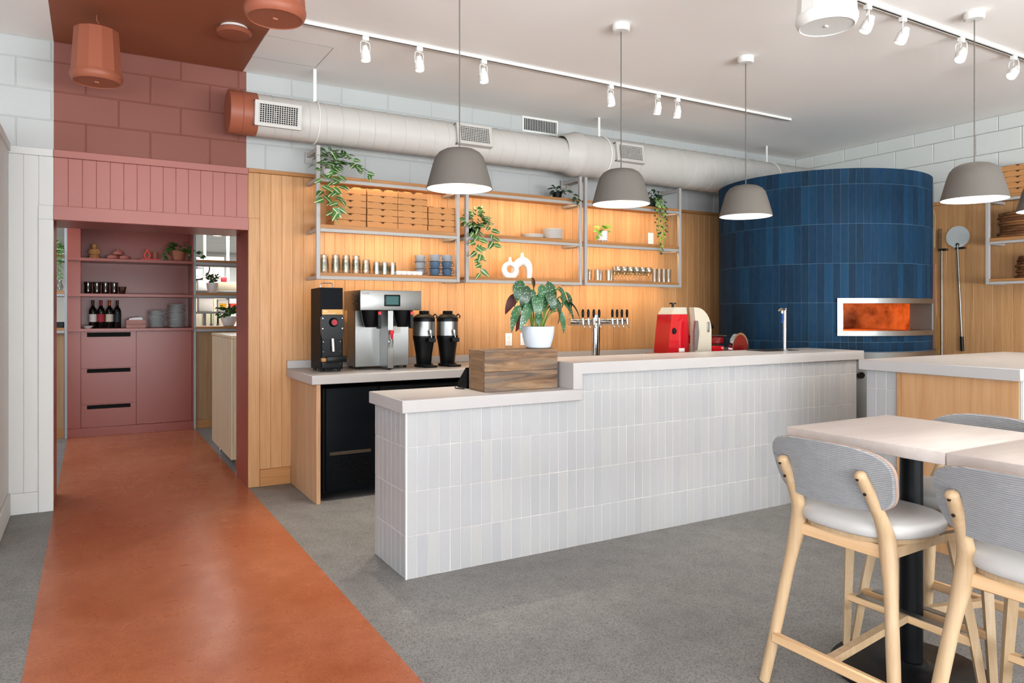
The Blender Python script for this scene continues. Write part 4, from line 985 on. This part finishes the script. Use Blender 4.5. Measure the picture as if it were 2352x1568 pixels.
# ------------------------------------------------------------------ shelf contents
Z0, Z1, Z2 = 1.6435, 2.0125, 2.3905
def carton_proto(w, d, h):
    t = bpy.data.objects.new('pizza_box', None); COL.objects.link(t)
    MB().rbox(-w / 2, w / 2, 0, d, 0, h - .0008, .0015, 1).ob('carton', KRAFT, t, smooth=0)
    a = [PI + PI * i / 8 for i in range(9)]
    MB().prism([(.014 * math.cos(x), h - .001 + .014 * math.sin(x)) for x in a], -.0006, .0, 'xz').ob('thumb_notch', KRAFTD, t, smooth=0)
    for x0, x1 in ((-w / 2 + .002, -w / 2 + .045), (w / 2 - .045, w / 2 - .002), (-.026, .026)): MB().box(x0, x1, -.0005, 0, h - .0042, h - .0008).ob('lid_slot', KRAFTD, t)
    for k in (-.06, .02): MB().box(k, k + .04, -.001, .0, 0, .003).ob('tuck_tab', KRAFT, t)
    return t
CP = carton_proto(.256, .225, .0515); first = [CP]
def put(proto, flag, loc, rz, label, cat, group):
    o = flag.pop() if flag else copy_tree(proto)
    o.location = loc; o.rotation_euler = (0, 0, rz); return tag(o, label, cat, group)
for ci, (xc, nb) in enumerate(((1.758, 6), (2.024, 6), (2.284, 6), (2.549, 4))):
    for k in range(nb):
        put(CP, first, (xc + random.uniform(-.0025, .0025), 5.524 + random.uniform(-.003, .003), Z1 + .0516 * k), random.uniform(-.006, .006),
            'kraft pizza box, %s in the %s stack on the lit shelf' % (from_bottom(k, nb), ('leftmost', 'left middle', 'right middle', 'rightmost')[ci]), 'pizza box', 'pizza boxes on the lit shelf')
for k in range(5):
    put(CP, first, (7.075, 3.26, 2.391 + .0518 * k), R_(-90) + random.uniform(-.03, .03), 'kraft pizza box, %s in the stack on the right wall shelf' % from_bottom(k, 5), 'pizza box', 'pizza boxes on the right wall shelf')

def tumbler_mesh(r0, r1, h, facets=0):
    return MB().lathe([(0, .006), (r0 - .003, .006), (r1 - .002, h), (r1, h), (r0, .001), (r0 - .003, 0), (0, 0)], facets or 20)
def glass_ob(name, me, loc, label, group, flip=False, cat='glass'):
    o = O(name, me, None, loc, (PI, 0, 0) if flip else (0, 0, random.uniform(0, 1))); return tag(o, label, cat, group)
TU = tumbler_mesh(.030, .037, .088, 16).mesh('tumbler', GLASS); SHT = tumbler_mesh(.027, .031, .075).mesh('short_glass', GLASS)
for i in range(5):
    hts = (3, 3, 3, 3, 2)[i]
    for k in range(hts):
        glass_ob('tumbler', TU, (1.58 + .082 * i, 5.60 + (.02 if i == 0 else -.01), Z0 + .088 + .031 * k), 'clear tumbler, %s in the %s upturned stack' % (from_bottom(k, hts), from_left(i, 5)), 'stacked clear tumblers', True)
for i in range(5):
    for k in range(2):
        glass_ob('short_glass', SHT, (1.985 + .034 * i, 5.56 + .072 * (i % 2), Z0 + .075 + .028 * k), 'short clear glass, %s of the %s stacked pair' % ('upper' if k else 'lower', from_left(i, 5)), 'short clear glasses', True)
RM = MB().lathe([(0, .004), (.021, .0), (.026, .01), (.027, .032), (.025, .032), (.023, .012), (0, .008)], 20).mesh('white_cup', PORC)
for r in range(2):
    for i in range(5): glass_ob('white_cup', RM, (2.165 + .046 * i, 5.545 + .075 * r, Z0 + .0005), 'small white cup, %s in the %s row' % (from_left(i, 5), ('front', 'back')[r]), 'small white cups', cat='cup')
def mug_proto(mat, nm):
    t = bpy.data.objects.new(nm, None); COL.objects.link(t)
    MB().lathe([(0, .006), (.028, .006), (.04, .02), (.045, .058), (.0425, .058), (.037, .022), (.02, .011), (0, .011)], 28).ob('cup_bowl', mat, t)
    MB().tube([(.044, 0, .05), (.06, 0, .05), (.065, 0, .038), (.056, 0, .026), (.042, 0, .024)], .004, 8).ob('cup_handle', mat, t)
    MB().lathe([(0, 0), (.03, 0), (.058, .005), (.058, .007), (.03, .0055), (0, .0055)], 32).ob('saucer', mat, t)
    return t
MBL = mug_proto(BLUEC, 'coffee_cup'); MGR = mug_proto(GREYC, 'coffee_cup')
fb, fg = [MBL], [MGR]
for ci, (xc, yc) in enumerate(((2.405, 5.665), (2.488, 5.545), (2.60, 5.55))):
    for k in range(3):
        grey = ci == 0 or k == 2
        put(MGR if grey else MBL, fg if grey else fb, (xc, yc, Z0 + .0005 + .059 * k), random.uniform(-.5, 0), '%s coffee cup on saucer, %s of the %s' % ('grey' if grey else 'blue', ('bottom', 'middle', 'top')[k], ('back column', 'front left column', 'front right column')[ci]), 'cup', 'stacked cups and saucers')
def plate_mesh(nm, r, mat, h=.011): return MB().lathe([(0, .0), (r * .55, 0), (r * .62, .002), (r, h), (r, h + .002), (r * .6, .0045), (0, .004)], 36).mesh(nm, mat)
PL = plate_mesh('plate', .10, PORC); PL2 = plate_mesh('plate', .095, PORC)
def stack(me, nm, n, x, y, z, step, what, where, group, cat='plate'):
    for k in range(n):
        o = O(nm, me, None, (x + random.uniform(-.002, .002), y + random.uniform(-.002, .002), z + step * k), (0, 0, random.random()))
        tag(o, '%s, %s %s' % (what, from_bottom(k, n), where), cat, group)
NTH += ['thirteenth', 'fourteenth', 'fifteenth', 'sixteenth']
stack(PL, 'plate', 4, 3.50, 5.62, Z1, .0085, 'white dinner plate', 'of the low stack on the middle shelf', 'plates on the middle shelf')
stack(PL2, 'plate', 9, 3.71, 5.61, Z1, .0105, 'white side plate', 'of the taller stack on the middle shelf', 'plates on the middle shelf')
va = T('ring_vase', 'white ring-shaped vase with a round hole', 'vase', (3.21, 5.535, Z0), .1, 'white sculptural vases')
ring = [(.062 * math.cos(a) * 1.05, 0, .072 + .056 * math.sin(a)) for a in [2 * PI * i / 32 for i in range(33)]]
MB().tube(ring, [.026 - .006 * math.sin(2 * PI * i / 32) for i in range(33)], 14, False, flat=1.0).ob('vase_ring', PORC, va, smooth=80)
MB().lathe([(.03, .128), (.02, .145), (.013, .165), (.012, .185), (.009, .185), (.009, .16)], 24).ob('vase_neck', PORC, va)
vb = T('arch_vase', 'white arch-shaped vase, taller of the pair', 'vase', (3.375, 5.60, Z0), -.1, 'white sculptural vases')
MB().tube(curve_pts([(-.085, 0, .02), (-.082, 0, .06), (-.055, 0, .125), (0, 0, .16), (.05, 0, .135), (.07, 0, .08), (.068, 0, .0)], 6), [.015] + [.02 + .018 * math.sin(PI * i / 36) for i in range(36)], 14).ob('vase_arch', PORC, vb, smooth=80)
MB().lathe([(.032, .165), (.021, .19), (.014, .21), (.013, .232), (.010, .232), (.010, .20)], 24).ob('vase_neck', PORC, vb)
WG = MB().lathe([(0, 0), (.032, 0), (.03, .003), (.005, .008), (.0035, .05), (.006, .058), (.028, .078), (.036, .105), (.030, .145), (.0295, .145), (.034, .105), (.026, .08), (.003, .062), (0, .062)], 20).mesh('wine_glass', GLASS)
HB = tumbler_mesh(.026, .029, .135).mesh('highball_glass', GLASS); LB_ = tumbler_mesh(.028, .031, .105).mesh('straight_glass', GLASS)
for i in range(6): glass_ob('straight_glass', LB_, (4.06 + .066 * i, 5.56 + .05 * (i % 2), Z0 + .0005), 'straight clear glass, %s in the group left of the wine glasses' % from_left(i, 6), 'straight glasses on the right shelf')
for r in range(2):
    for i in range(6): glass_ob('wine_glass', WG, (4.44 + .077 * i + .03 * r, 5.555 + .085 * r, Z0 + .0005), 'stemmed clear glass, %s in the %s row' % (from_left(i, 6), ('front', 'back')[r]), 'stemmed glasses on the right shelf')
for i in range(4): glass_ob('highball_glass', HB, (4.915 + .062 * i, 5.57, Z0 + .0005), 'tall straight glass, %s of four at the oven end of the shelf' % from_left(i, 4), 'tall glasses on the right shelf')

# right wall shelf: live-edge serving boards
def slab(nm, r, h, seed):
    rd = random.Random(seed); n = 28; ph = rd.uniform(0, 6)
    out = [(r * (1 + .05 * math.sin(3 * t + ph) + .03 * math.sin(7 * t + ph) + rd.uniform(-.015, .015)) * math.cos(t), r * .62 * (1 + .06 * math.sin(2 * t + ph)) * math.sin(t)) for t in [2 * PI * i / n for i in range(n)]]
    return cushion(out, [(.95, 0), (1, .004), (.99, h - .004), (.96, h)]).mesh(nm, LOG)
SL = [slab('serving_board', .222, .024, s) for s in range(4)]
for k in range(9):
    o = O('serving_board', SL[k % 4], None, (7.20, 3.245 + random.uniform(-.012, .012), Z1 + .0245 * k), (0, 0, R_(90) + random.uniform(-.1, .1)))
    tag(o, 'bark-edged wooden board, %s of the upper stack' % from_bottom(k, 9), 'serving board', 'serving boards on the right wall shelf')
for k in range(8):
    o = O('serving_board', SL[(k + 1) % 4], None, (7.20, 3.085 + random.uniform(-.012, .012), Z0 + .0245 * k), (0, 0, R_(90) + random.uniform(-.1, .1)))
    tag(o, 'bark-edged wooden board, %s of the lower stack' % from_bottom(k, 8), 'serving board', 'serving boards on the right wall shelf')

# peels and brush hung on the right wall
pe = T('round_pizza_peel', 'round aluminium turning peel hung on the right oak wall', 'pizza peel', (7.318, 3.90, 0))
pts = [(.112 * math.cos(a), 2.075 + .108 * math.sin(a)) for a in [R_(-35 + 250 * i / 26) for i in range(27)]] + [(-.02, 1.965), (.02, 1.965)]
MB().prism(pts, -.003, .0, 'yz').ob('peel_blade', pm('aluminium', '#ced1cf', .5, .25, var=.08, vs=14), pe)
MB().cyl((-.008, .0, 2.0), (-.006, -.04, 1.10), .0085, n=12).ob('peel_handle', STEEL, pe)
MB().cyl((-.006, -.04, 1.105), (-.006, -.046, .965), .016, n=14).ob('handle_grip', BLACK, pe)
MB().lathe([(0, 0), (.018, 0), (.018, .006), (0, .008)], 16).xf(Matrix.Translation((-.003, 0, 2.0)) @ Matrix.Rotation(R_(-90), 4, 'Y')).ob('blade_rivet', STEEL, pe)
MB().rbox(-.012, .026, -.07, .02, 1.955, 1.975, .002, 1).ob('wall_hook', STEELD, pe)
p2 = T('wooden_pizza_peel', 'wooden pizza peel behind the right edge of the oven', 'pizza peel', (7.27, 4.245, 0))
MB().prism([(-.15, 1.99), (-.155, 2.30), (-.13, 2.37), (-.08, 2.395), (.10, 2.395), (.15, 2.36), (.155, 1.99), (.03, 1.93), (-.09, 1.94)], -.008, .008, 'yz').ob('peel_blade', wood('peel_ash', '#9c8663', '#b39b74', '#c4ad86', 2, .02), p2)
MB().cyl((0, -.10, 1.95), (0, -.10, .95), .013, n=12).ob('peel_handle', BEECH, p2)
p3 = T('oven_brush', 'wooden long-handled oven brush with brass bristles', 'oven brush', (7.24, 4.075, 0))
MB().prism([(-.006, 1.82), (.022, 1.82), (.026, 1.2), (.03, .92), (-.018, .92), (-.012, 1.25)], -.009, .009, 'yz').ob('brush_stick', wood('brush_wood', '#9c6d4d', '#ad7c5a', '#bb8b68', 2, .02), p3)
v = MB()
for i in range(34): v.box(-.008, .008, -.038, -.016, .93 + .011 * i, .936 + .011 * i)
v.ob('bristles', pm('brass_bristle', '#a8813c', .6), p3)['kind'] = 'stuff'
p4 = T('steel_oven_tool', 'steel-handled oven scraper hung beside the brush', 'oven tool', (7.30, 4.045, 0))
MB().cyl((0, 0, 1.96), (0, .0, .90), .009, n=12).ob('tool_handle', STEEL, p4)
MB().rbox(-.006, .006, -.004, .03, 1.972, 2.17, .004, 1).ob('tool_blade', RECLY, p4); MB().rbox(-.008, .03, -.05, .03, 1.95, 1.97, .002, 1).ob('wall_hook', STEELD, p4)

# ------------------------------------------------------------------ pantry cabinet beyond the opening
PY = 9.0
PC = T('pantry_cabinet', 'tall terracotta pantry cabinet with open shelves and drawers', 'cabinet', (0, PY, 0))
b = MB(); b.rbox(-.212, -.09, 0, .42, .1, 2.5, .002, 1); b.rbox(1.005, 1.02, 0, .42, .1, 2.5, .002, 1); b.box(-.09, 1.005, .40, .42, .1, 2.5); b.box(-.09, 1.005, .02, .40, .1, 1.132); b.box(-.09, 1.005, 0, .42, 2.46, 2.5)
b.ob('cabinet_body', REDG, PC, smooth=0)
MB().rbox(-.212, 1.02, -.004, .1, .0, .098, .002, 1).ob('kick_board', REDG, PC)
for z0, z1 in ((1.133, 1.164), (1.509, 1.541), (1.892, 1.924)): MB().rbox(-.213, 1.021, -.022, .39, z0, z1, .002, 1).ob('shelf', REDG, PC)
for z0, z1, s0 in ((.741, 1.130, 1.074), (.350, .738, .687), (.101, .347, .297)):
    d = MB().prism([(-.086, z0), (.434, z0), (.434, z1), (.381, z1), (.381, s0), (-.033, s0), (-.033, z1), (-.086, z1)], -.004, .0195, 'xz').ob('drawer', REDG, PC, smooth=0)
    MB().box(-.033, .381, .0185, .0197, s0, z1).ob('hand_slot', DARK, d); MB().box(-.033, .381, -.0035, .018, z1 - .008, z1).ob('slot_edge', REDG, d)
MB().rbox(.437, 1.002, -.004, .0195, .101, 1.130, .002, 1).ob('door', REDG, PC)

def bottle(label, x, lab, cap):
    t = T('wine_bottle', label, 'bottle', (x, 9.2, 1.1645), 0, 'wine bottles on the pantry shelf')
    MB().lathe([(0, .004), (.034, 0), (.038, .006), (.038, .185), (.034, .205), (.018, .235), (.0145, .25), (.0135, .29), (.0155, .292), (.0155, .305), (.012, .306), (0, .306)], 28).ob('bottle_glass', BOTTLE, t)
    MB().lathe([(.0385, .07), (.0385, .155)], 28).ob('bottle_label', lab, t); MB().lathe([(.0150, .25), (.0148, .30), (.016, .3005), (.016, .309), (0, .309)], 20).ob('foil_cap', cap, t)
LBD = pm('dark_label', '#23262a', .5)
bottle('wine bottle with white label, leftmost of four', .022, LABELW, pm('brown_foil', '#3b2019', .5))
bottle('wine bottle with red label and red foil', .10, LABELR, LABELR)
bottle('wine bottle with cream label and orange foil', .182, pm('cream_label', '#c9c1ae', .6), pm('orange_foil', '#b0552f', .5))
bottle('wine bottle with dark label, rightmost of four', .258, LBD, pm('brown_foil', '#3b2019', .5))
tag(MB().lathe([(0, .003), (.03, 0), (.055, .03), (.052, .03), (.028, .006), (0, .006)], 28).ob('small_bowl', PLATEM, None, (-.025, 9.1, 1.1645)), 'small pale bowl in front of the wine bottles', 'bowl')
nb_ = T('napkin_box', 'pink wooden napkin box between bottles and plates', 'napkin box', (.44, 9.14, 1.1645))
MB().rbox(-.098, .098, -.05, .05, 0, .042, .002, 1).rbox(-.098, .098, -.05, .05, .044, .09, .002, 1).ob('box_body', pm('pink_stained_wood', '#a87a72', .6, var=.12, vs=18), nb_)
tag(MB().prism([(-.07, 0), (.065, .0), (.068, .012), (.055, .03), (-.02, .026), (-.066, .016)], -.035, .035, 'xz').ob('folded_napkin', NAPK, None, (.44, 9.14, 1.2548), smooth=0), 'folded white napkin lying on the pink box', 'napkin')
PP = plate_mesh('plate', .097, PLATEM, .013)
stack(PP, 'plate', 12, .66, 9.18, 1.1645, .0165, 'grey stoneware plate', 'of the lower pantry stack', 'plates on the pantry shelf')
stack(PP, 'plate', 16, .86, 9.18, 1.1645, .0168, 'grey stoneware plate', 'of the higher pantry stack', 'plates on the pantry shelf')
TG = MB().lathe([(0, .008), (.03, .008), (.036, .04), (.033, .07), (.038, .128), (.04, .13), (.035, .07), (.038, .04), (.033, .001), (0, 0)], 20).mesh('smoked_glass', GLASSA)
for i in range(4): glass_ob('smoked_glass', TG, (-.025 + .084 * i, 9.17, 1.5415), 'tall smoked glass, %s of four on the pantry shelf' % from_left(i, 4), 'smoked glasses in the pantry')
glass_ob('short_smoked_glass', tumbler_mesh(.028, .041, .082).mesh('short_smoked_glass', GLASSA), (.305, 9.13, 1.5415), 'short flared smoked glass at the end of the pantry row', 'smoked glasses in the pantry')
fg_ = T('clay_figurine', 'ochre clay figurine seated on a leafy base', 'figurine', (.037, 9.18, 1.9245))
MB().lathe([(0, 0), (.06, 0), (.066, .012), (.055, .022), (.062, .034), (.05, .046), (0, .048)], 10).ob('figurine_base', OCHRE, fg_, smooth=20)
MB().lathe([(.03, .046), (.044, .06), (.046, .085), (.036, .11), (.02, .118), (.026, .13), (.028, .148), (.018, .166), (0, .17)], 20).ob('figurine_body', OCHRE, fg_, smooth=70)
for s in (-1, 1): MB().tube([(.03 * s, -.02, .105), (.052 * s, -.03, .07), (.03 * s, -.045, .055), (0, -.047, .056)], [.011, .011, .01, .008], 8).ob('figurine_limb', OCHRE, fg_, smooth=70)
lb = MB().lathe([(0, 0), (.035, 0), (.056, .012), (.06, .026), (.05, .04), (.03, .048), (0, .05)], 28).mesh('clay_bowl', pm('rose_clay', '#a5655a', .7))
for lab, x, y, z in (('round rose clay bowl, left of the three', .215, 9.15, 1.9245), ('round rose clay bowl, right of the three', .332, 9.15, 1.9245)): tag(O('clay_bowl', lb, None, (x, y, z)), lab, 'bowl', 'rose clay bowls')
lp = T('lidded_clay_pot', 'lidded rose clay pot resting on the two bowls', 'pot', (.27, 9.17, 1.972)); O('pot_body', lb, lp); MB().lathe([(.05, .042), (.03, .056), (.012, .062), (.012, .07), (0, .074)], 24).ob('pot_lid', pm('rose_clay', '#a5655a', .7), lp)
bk_ = T('red_book', 'thin red book lying on the pantry top shelf', 'book', (.585, 9.12, 1.9245)); MB().rbox(-.1, .1, -.07, .07, 0, .004, .001, 1).rbox(-.1, .1, -.07, .07, .012, .016, .001, 1).box(-.1, -.096, -.07, .07, .0, .016).ob('book_cover', REDPL, bk_); MB().box(-.1, .1, -.0705, -.066, .0042, .0118).ob('book_spine', REDPL, bk_); MB().box(-.095, .096, -.066, .066, .0045, .0118).ob('book_pages', LABELW, bk_); MB().box(-.06, -.03, -.1002 + .0298, -.0702, .0055, .0105).box(.04, .07, -.0704, -.0702, .0055, .0105).ob('spine_lettering', LABELW, bk_)
cf = T('coral_figurine', 'small coral linked-figure sculpture standing on the red book', 'figurine', (.555, 9.12, 1.941))
MB().tube([(0, 0, .0), (-.022, 0, .02), (-.026, 0, .05), (-.008, 0, .085), (0, 0, .1), (.01, 0, .085), (.026, 0, .05), (.022, 0, .018), (0, 0, 0)], .0075, 8).ob('figure_loop', CORAL, cf); MB().lathe([(0, .095), (.009, .1), (.01, .11), (0, .12)], 12).ob('figure_head', CORAL, cf)
tag(MB().lathe([(0, 0), (.02, 0), (.024, .02), (.024, .07), (.018, .088), (.012, .09), (0, .09)], 20).ob('clay_bottle', TERRA, None, (.64, 9.17, 1.941)), 'small clay cylinder vase on the red book', 'vase')
pf = T('potted_pothos', 'pothos in a footed terracotta pot on the pantry top shelf', 'plant', (.885, 9.17, 1.9245))
pot_mesh(.055, .072, .13).ob('pot', TERRA, pf, (0, 0, .012))
for a in range(3): MB().cyl((.035 * math.cos(a * 2.1 + .5), .035 * math.sin(a * 2.1 + .5), 0), (.035 * math.cos(a * 2.1 + .5), .035 * math.sin(a * 2.1 + .5), .014), .008, n=8).ob('pot_foot', TERRA, pf)
mound(pf, (0, -.02, .13), .12, .11, 30, LG, (.9, 1.4))
for pts in ([(-.03, -.04, .14), (-.10, -.09, .14), (-.15, -.11, .08), (-.17, -.11, .03)], [(.04, -.04, .14), (.10, -.09, .12), (.13, -.11, .06)], [(.04, -.04, .14), (.13, -.16, .13), (.2, -.2, .09), (.25, -.2, .05)]): vine(pf, pts, 7, LG, sc=(.8, 1.2))

# open shelves either side of the pantry cabinet
def flank(label, x0, x1, post_x):
    t = T('open_shelf_unit', label, 'shelf', (0, PY, 0), 0, 'open pass-through shelves')
    for x in post_x: MB().rbox(x - .013, x + .013, 0, .026, 0, 2.5, .002, 1).ob('shelf_post', pm('pale_grey_steel', '#9fa3a6', .4), t)
    for z in (1.118, 1.508, 1.888):
        MB().rbox(x0, x1, 0, .026, z, z + .028, .002, 1).rbox(x0, x1, .35, .376, z, z + .028, .002, 1).ob('shelf_rail', pm('pale_grey_steel', '#9fa3a6', .4), t)
        MB().rbox(x0, x1, .006, .37, z + .0285, z + .058, .002, 1).ob('shelf_board', OAKX, t)
    MB().rbox(x0, x1, .03, .05, .1, 1.117, .002, 1).ob('oak_panel', wood('brown_oak_veneer', '#8d6b49', '#9c7a56', '#a98863', 2, .03), t)
    MB().rbox(x0, x1, .025, .05, 0, .099, .002, 1).ob('kick_board', OAKX, t)
flank('open pass-through shelf with plants, right of the terracotta cabinet', 1.047, 1.75, (1.034, 1.765))
flank('open shelf with hanging plant, left of the terracotta cabinet', -.85, -.240, (-.226, -.86))
zz = T('potted_zz_plant', 'dark-leaved plant in a plain white pot on the pass-through shelf', 'plant', (1.24, 9.14, 1.5665))
pot_mesh(.048, .064, .12).ob('pot', PORC, zz)
for i in range(7):
    a = i * .9; top = (.085 * math.cos(a), .05 * math.sin(a) - .01, .17 + .06 * ((i * 37 % 10) / 10)); vine(zz, [(.01 * math.cos(a), .01 * math.sin(a), .1), (top[0] * .5, top[1] * .5, .16), top], 6, LD, sc=(.5, .75), tipup=.5)
rp = T('potted_plant', 'bushy green plant in a ribbed white bowl on the pass-through shelf', 'plant', (1.425, 9.14, 1.1765))
pot_mesh(.055, .092, .115, 6).ob('pot', PORC, rp); mound(rp, (0, -.01, .12), .13, .13, 44, LG, (.8, 1.3))
for i in range(5): a = i * 1.3; vine(rp, [(0, 0, .1), (.08 * math.cos(a), .05 * math.sin(a), .2), (.16 * math.cos(a), .08 * math.sin(a) - .03, .22)], 6, LG, sc=(.7, 1.1))
hp = T('trailing_plant', 'small-leaved plant trailing from the shelf left of the cabinet', 'plant', (-.325, 9.12, 1.9465))
pot_mesh(.045, .055, .07).ob('pot', BLACKM, hp); LMS = leaf_mesh('small_mid_leaf', .034, .022, [LEAFM], .4); mound(hp, (0, -.03, .07), .085, .11, 60, LMS, (1.0, 1.4))
for i in range(6): xo = -.06 + .024 * i; vine(hp, [(xo * .6, -.03, .09), (xo, -.12, .06), (xo, -.145, -.04), (xo * .9, -.15, -.12 - .03 * (i % 3)), (xo * .8, -.15, -.22 - .03 * (i % 2))], 15, LMS, sc=(.8, 1.1))
DC = MB().lathe([(0, 0), (.03, 0), (.04, .05), (.025, .09), (.028, .12), (.026, .12), (.022, .09), (.036, .05), (0, .006)], 20).mesh('decanter', GLASS)
for i in range(3): glass_ob('decanter', DC, (-.29 - .09 * i, 9.15, 1.567), 'clear carafe, %s on the shelf left of the cabinet' % ('nearest the post', 'second from the post', 'furthest from the post')[i], 'carafes left of the cabinet', cat='carafe')
bx2 = tag(MB().rbox(-.35, -.245, 9.06, 9.3, 1.177, 1.235, .004, 1).ob('black_tray', BLACK), 'black tray on the lowest board left of the cabinet', 'tray')

# pale oak cabinet in the passage
oc = T('passage_cabinet', 'pale oak cabinet on metal feet inside the passage', 'cabinet', (1.03, 6.42, 0))
MB().rbox(.006, .45, 0, 1.10, .10, 1.118, .002, 1).ob('cabinet_body', OAKL, oc); MB().rbox(-.012, .005, .0, .546, .10, 1.116, .002, 1).ob('cabinet_door', OAKL, oc); MB().rbox(-.012, .005, .55, 1.10, .10, 1.116, .002, 1).ob('cabinet_door', OAKL, oc)
MB().rbox(-.016, .455, -.004, 1.104, 1.1185, 1.142, .002, 1).ob('cabinet_top', OAKL, oc)
for sx, sy in ((.05, .08), (.05, 1.02), (.4, .08), (.4, 1.02)): MB().cyl((sx, sy, 0), (sx, sy, .1), .015, n=12).ob('cabinet_foot', CHROME, oc)

# things in the kitchen, seen through the shelves
ck = T('wall_clock', 'round white wall clock with black numerals on the kitchen wall', 'clock', (1.405, 11.975, 2.02))
RX90 = Matrix.Rotation(R_(90), 4, 'X')
MB().lathe([(0, 0), (.17, 0), (.185, .01), (.185, .028), (.172, .03), (.168, .02)], 40).xf(RX90).ob('clock_rim', BLACKM, ck); MB().lathe([(0, .019), (.168, .019)], 40).xf(RX90).ob('clock_face', PORC, ck)
MB().box(-.005, .005, -.024, -.0225, -.02, .12).box(-.02, .085, -.024, -.0225, -.005, .005).ob('clock_hands', BLACK, ck)
for hnum in range(1, 13):
    fc = bpy.data.curves.new('numeral', 'FONT'); fc.body = str(hnum); fc.size = .05; fc.align_x = 'CENTER'; fc.align_y = 'CENTER'; fc.extrude = .0005; fc.materials.append(BLACK)
    a = PI / 2 - hnum * PI / 6; tmp = bpy.data.objects.new('numeral', fc); me = bpy.data.meshes.new_from_object(tmp); bpy.data.objects.remove(tmp); o = O('clock_numeral', me, ck, (.13 * math.cos(a), -.0205, .13 * math.sin(a)), (R_(90), 0, 0))
wk = T('steel_work_table', 'stainless kitchen work table with overshelf beyond the pantry', 'table', (2.05, 11.2, 0))
MB().rbox(-.75, .9, -.35, .35, .88, .92, .004, 1).ob('tabletop', STEEL, wk); MB().rbox(-.75, .9, -.05, .3, 1.62, 1.65, .004, 1).ob('overshelf', STEEL, wk); MB().rbox(-.75, .9, -.05, .3, 1.32, 1.35, .004, 1).ob('lower_overshelf', STEEL, wk)
for sx, sy in ((-.72, -.32), (.87, -.32), (-.72, .3), (.87, .3)): MB().cyl((sx, sy, 0), (sx, sy, .88), .02, n=12).ob('leg', STEEL, wk)
for sx in (-.62, -.3, .06): MB().cyl((sx, .12, .92), (sx, .12, 2.5), .022, n=14).ob('upright', WMET, wk)
def kbox(nm, lab, cat, x0, x1, y0, y1, z0, z1, m): return tag(MB().rbox(x0, x1, y0, y1, z0, z1, .006, 2).ob(nm, m), lab, cat)
kbox('white_carton', 'white carton with yellow front in the kitchen', 'carton', 1.60, 1.74, 11.22, 11.36, 1.3505, 1.53, LABELW); MB().box(1.625, 1.715, 11.217, 11.2195, 1.38, 1.47).ob('carton_print', YELLOW, bpy.data.objects['white_carton'])
kbox('orange_tub', 'orange tub beside the yellow carton in the kitchen', 'tub', 1.77, 1.87, 11.22, 11.34, 1.3505, 1.47, CORAL)
kbox('cream_bin', 'pale plastic bin on the kitchen overshelf', 'bin', 1.60, 2.1, 11.18, 11.42, 1.6505, 1.78, pm('pale_plastic', '#b3a892', .6))
kbox('white_bin', 'white plastic bin at the left of the kitchen overshelf', 'bin', 1.33, 1.52, 11.2, 11.42, 1.6505, 1.80, PORC)
kbox('red_packet', 'red and white packet behind the dark plant in the kitchen', 'packet', 1.64, 1.72, 11.2, 11.25, 1.781, 1.85, LABELR)
kbox('paper_roll_box', 'white box on the lower kitchen overshelf', 'carton', 1.34, 1.52, 11.2, 11.4, 1.3505, 1.56, LABELW)
for i, (m, lab) in enumerate(((GREENM, 'green-handled'), (BLACK, 'black-handled'), (REDPL, 'red-handled'))):
    t = T('kitchen_tool', lab + ' tool hanging under the kitchen overshelf', 'utensil', (1.50 + .09 * i, 11.16, 1.319), 0, 'hanging kitchen tools')
    MB().rbox(-.012, .012, -.006, .006, -.14, 0, .003, 1).ob('tool_handle', m, t); MB().rbox(-.02, .02, -.003, .003, -.24, -.1405, .002, 1).ob('tool_blade', STEEL, t)
dl = T('recessed_downlight', 'glowing round downlight in the kitchen ceiling', 'downlight', (1.97, 13.9, 2.731)); MB().lathe([(.09, 0), (.09, -.012), (.07, -.012)], 28).ob('downlight_ring', WMET, dl); MB().lathe([(0, -.006), (.07, -.006)], 28).ob('downlight_lens', DOWNE, dl)
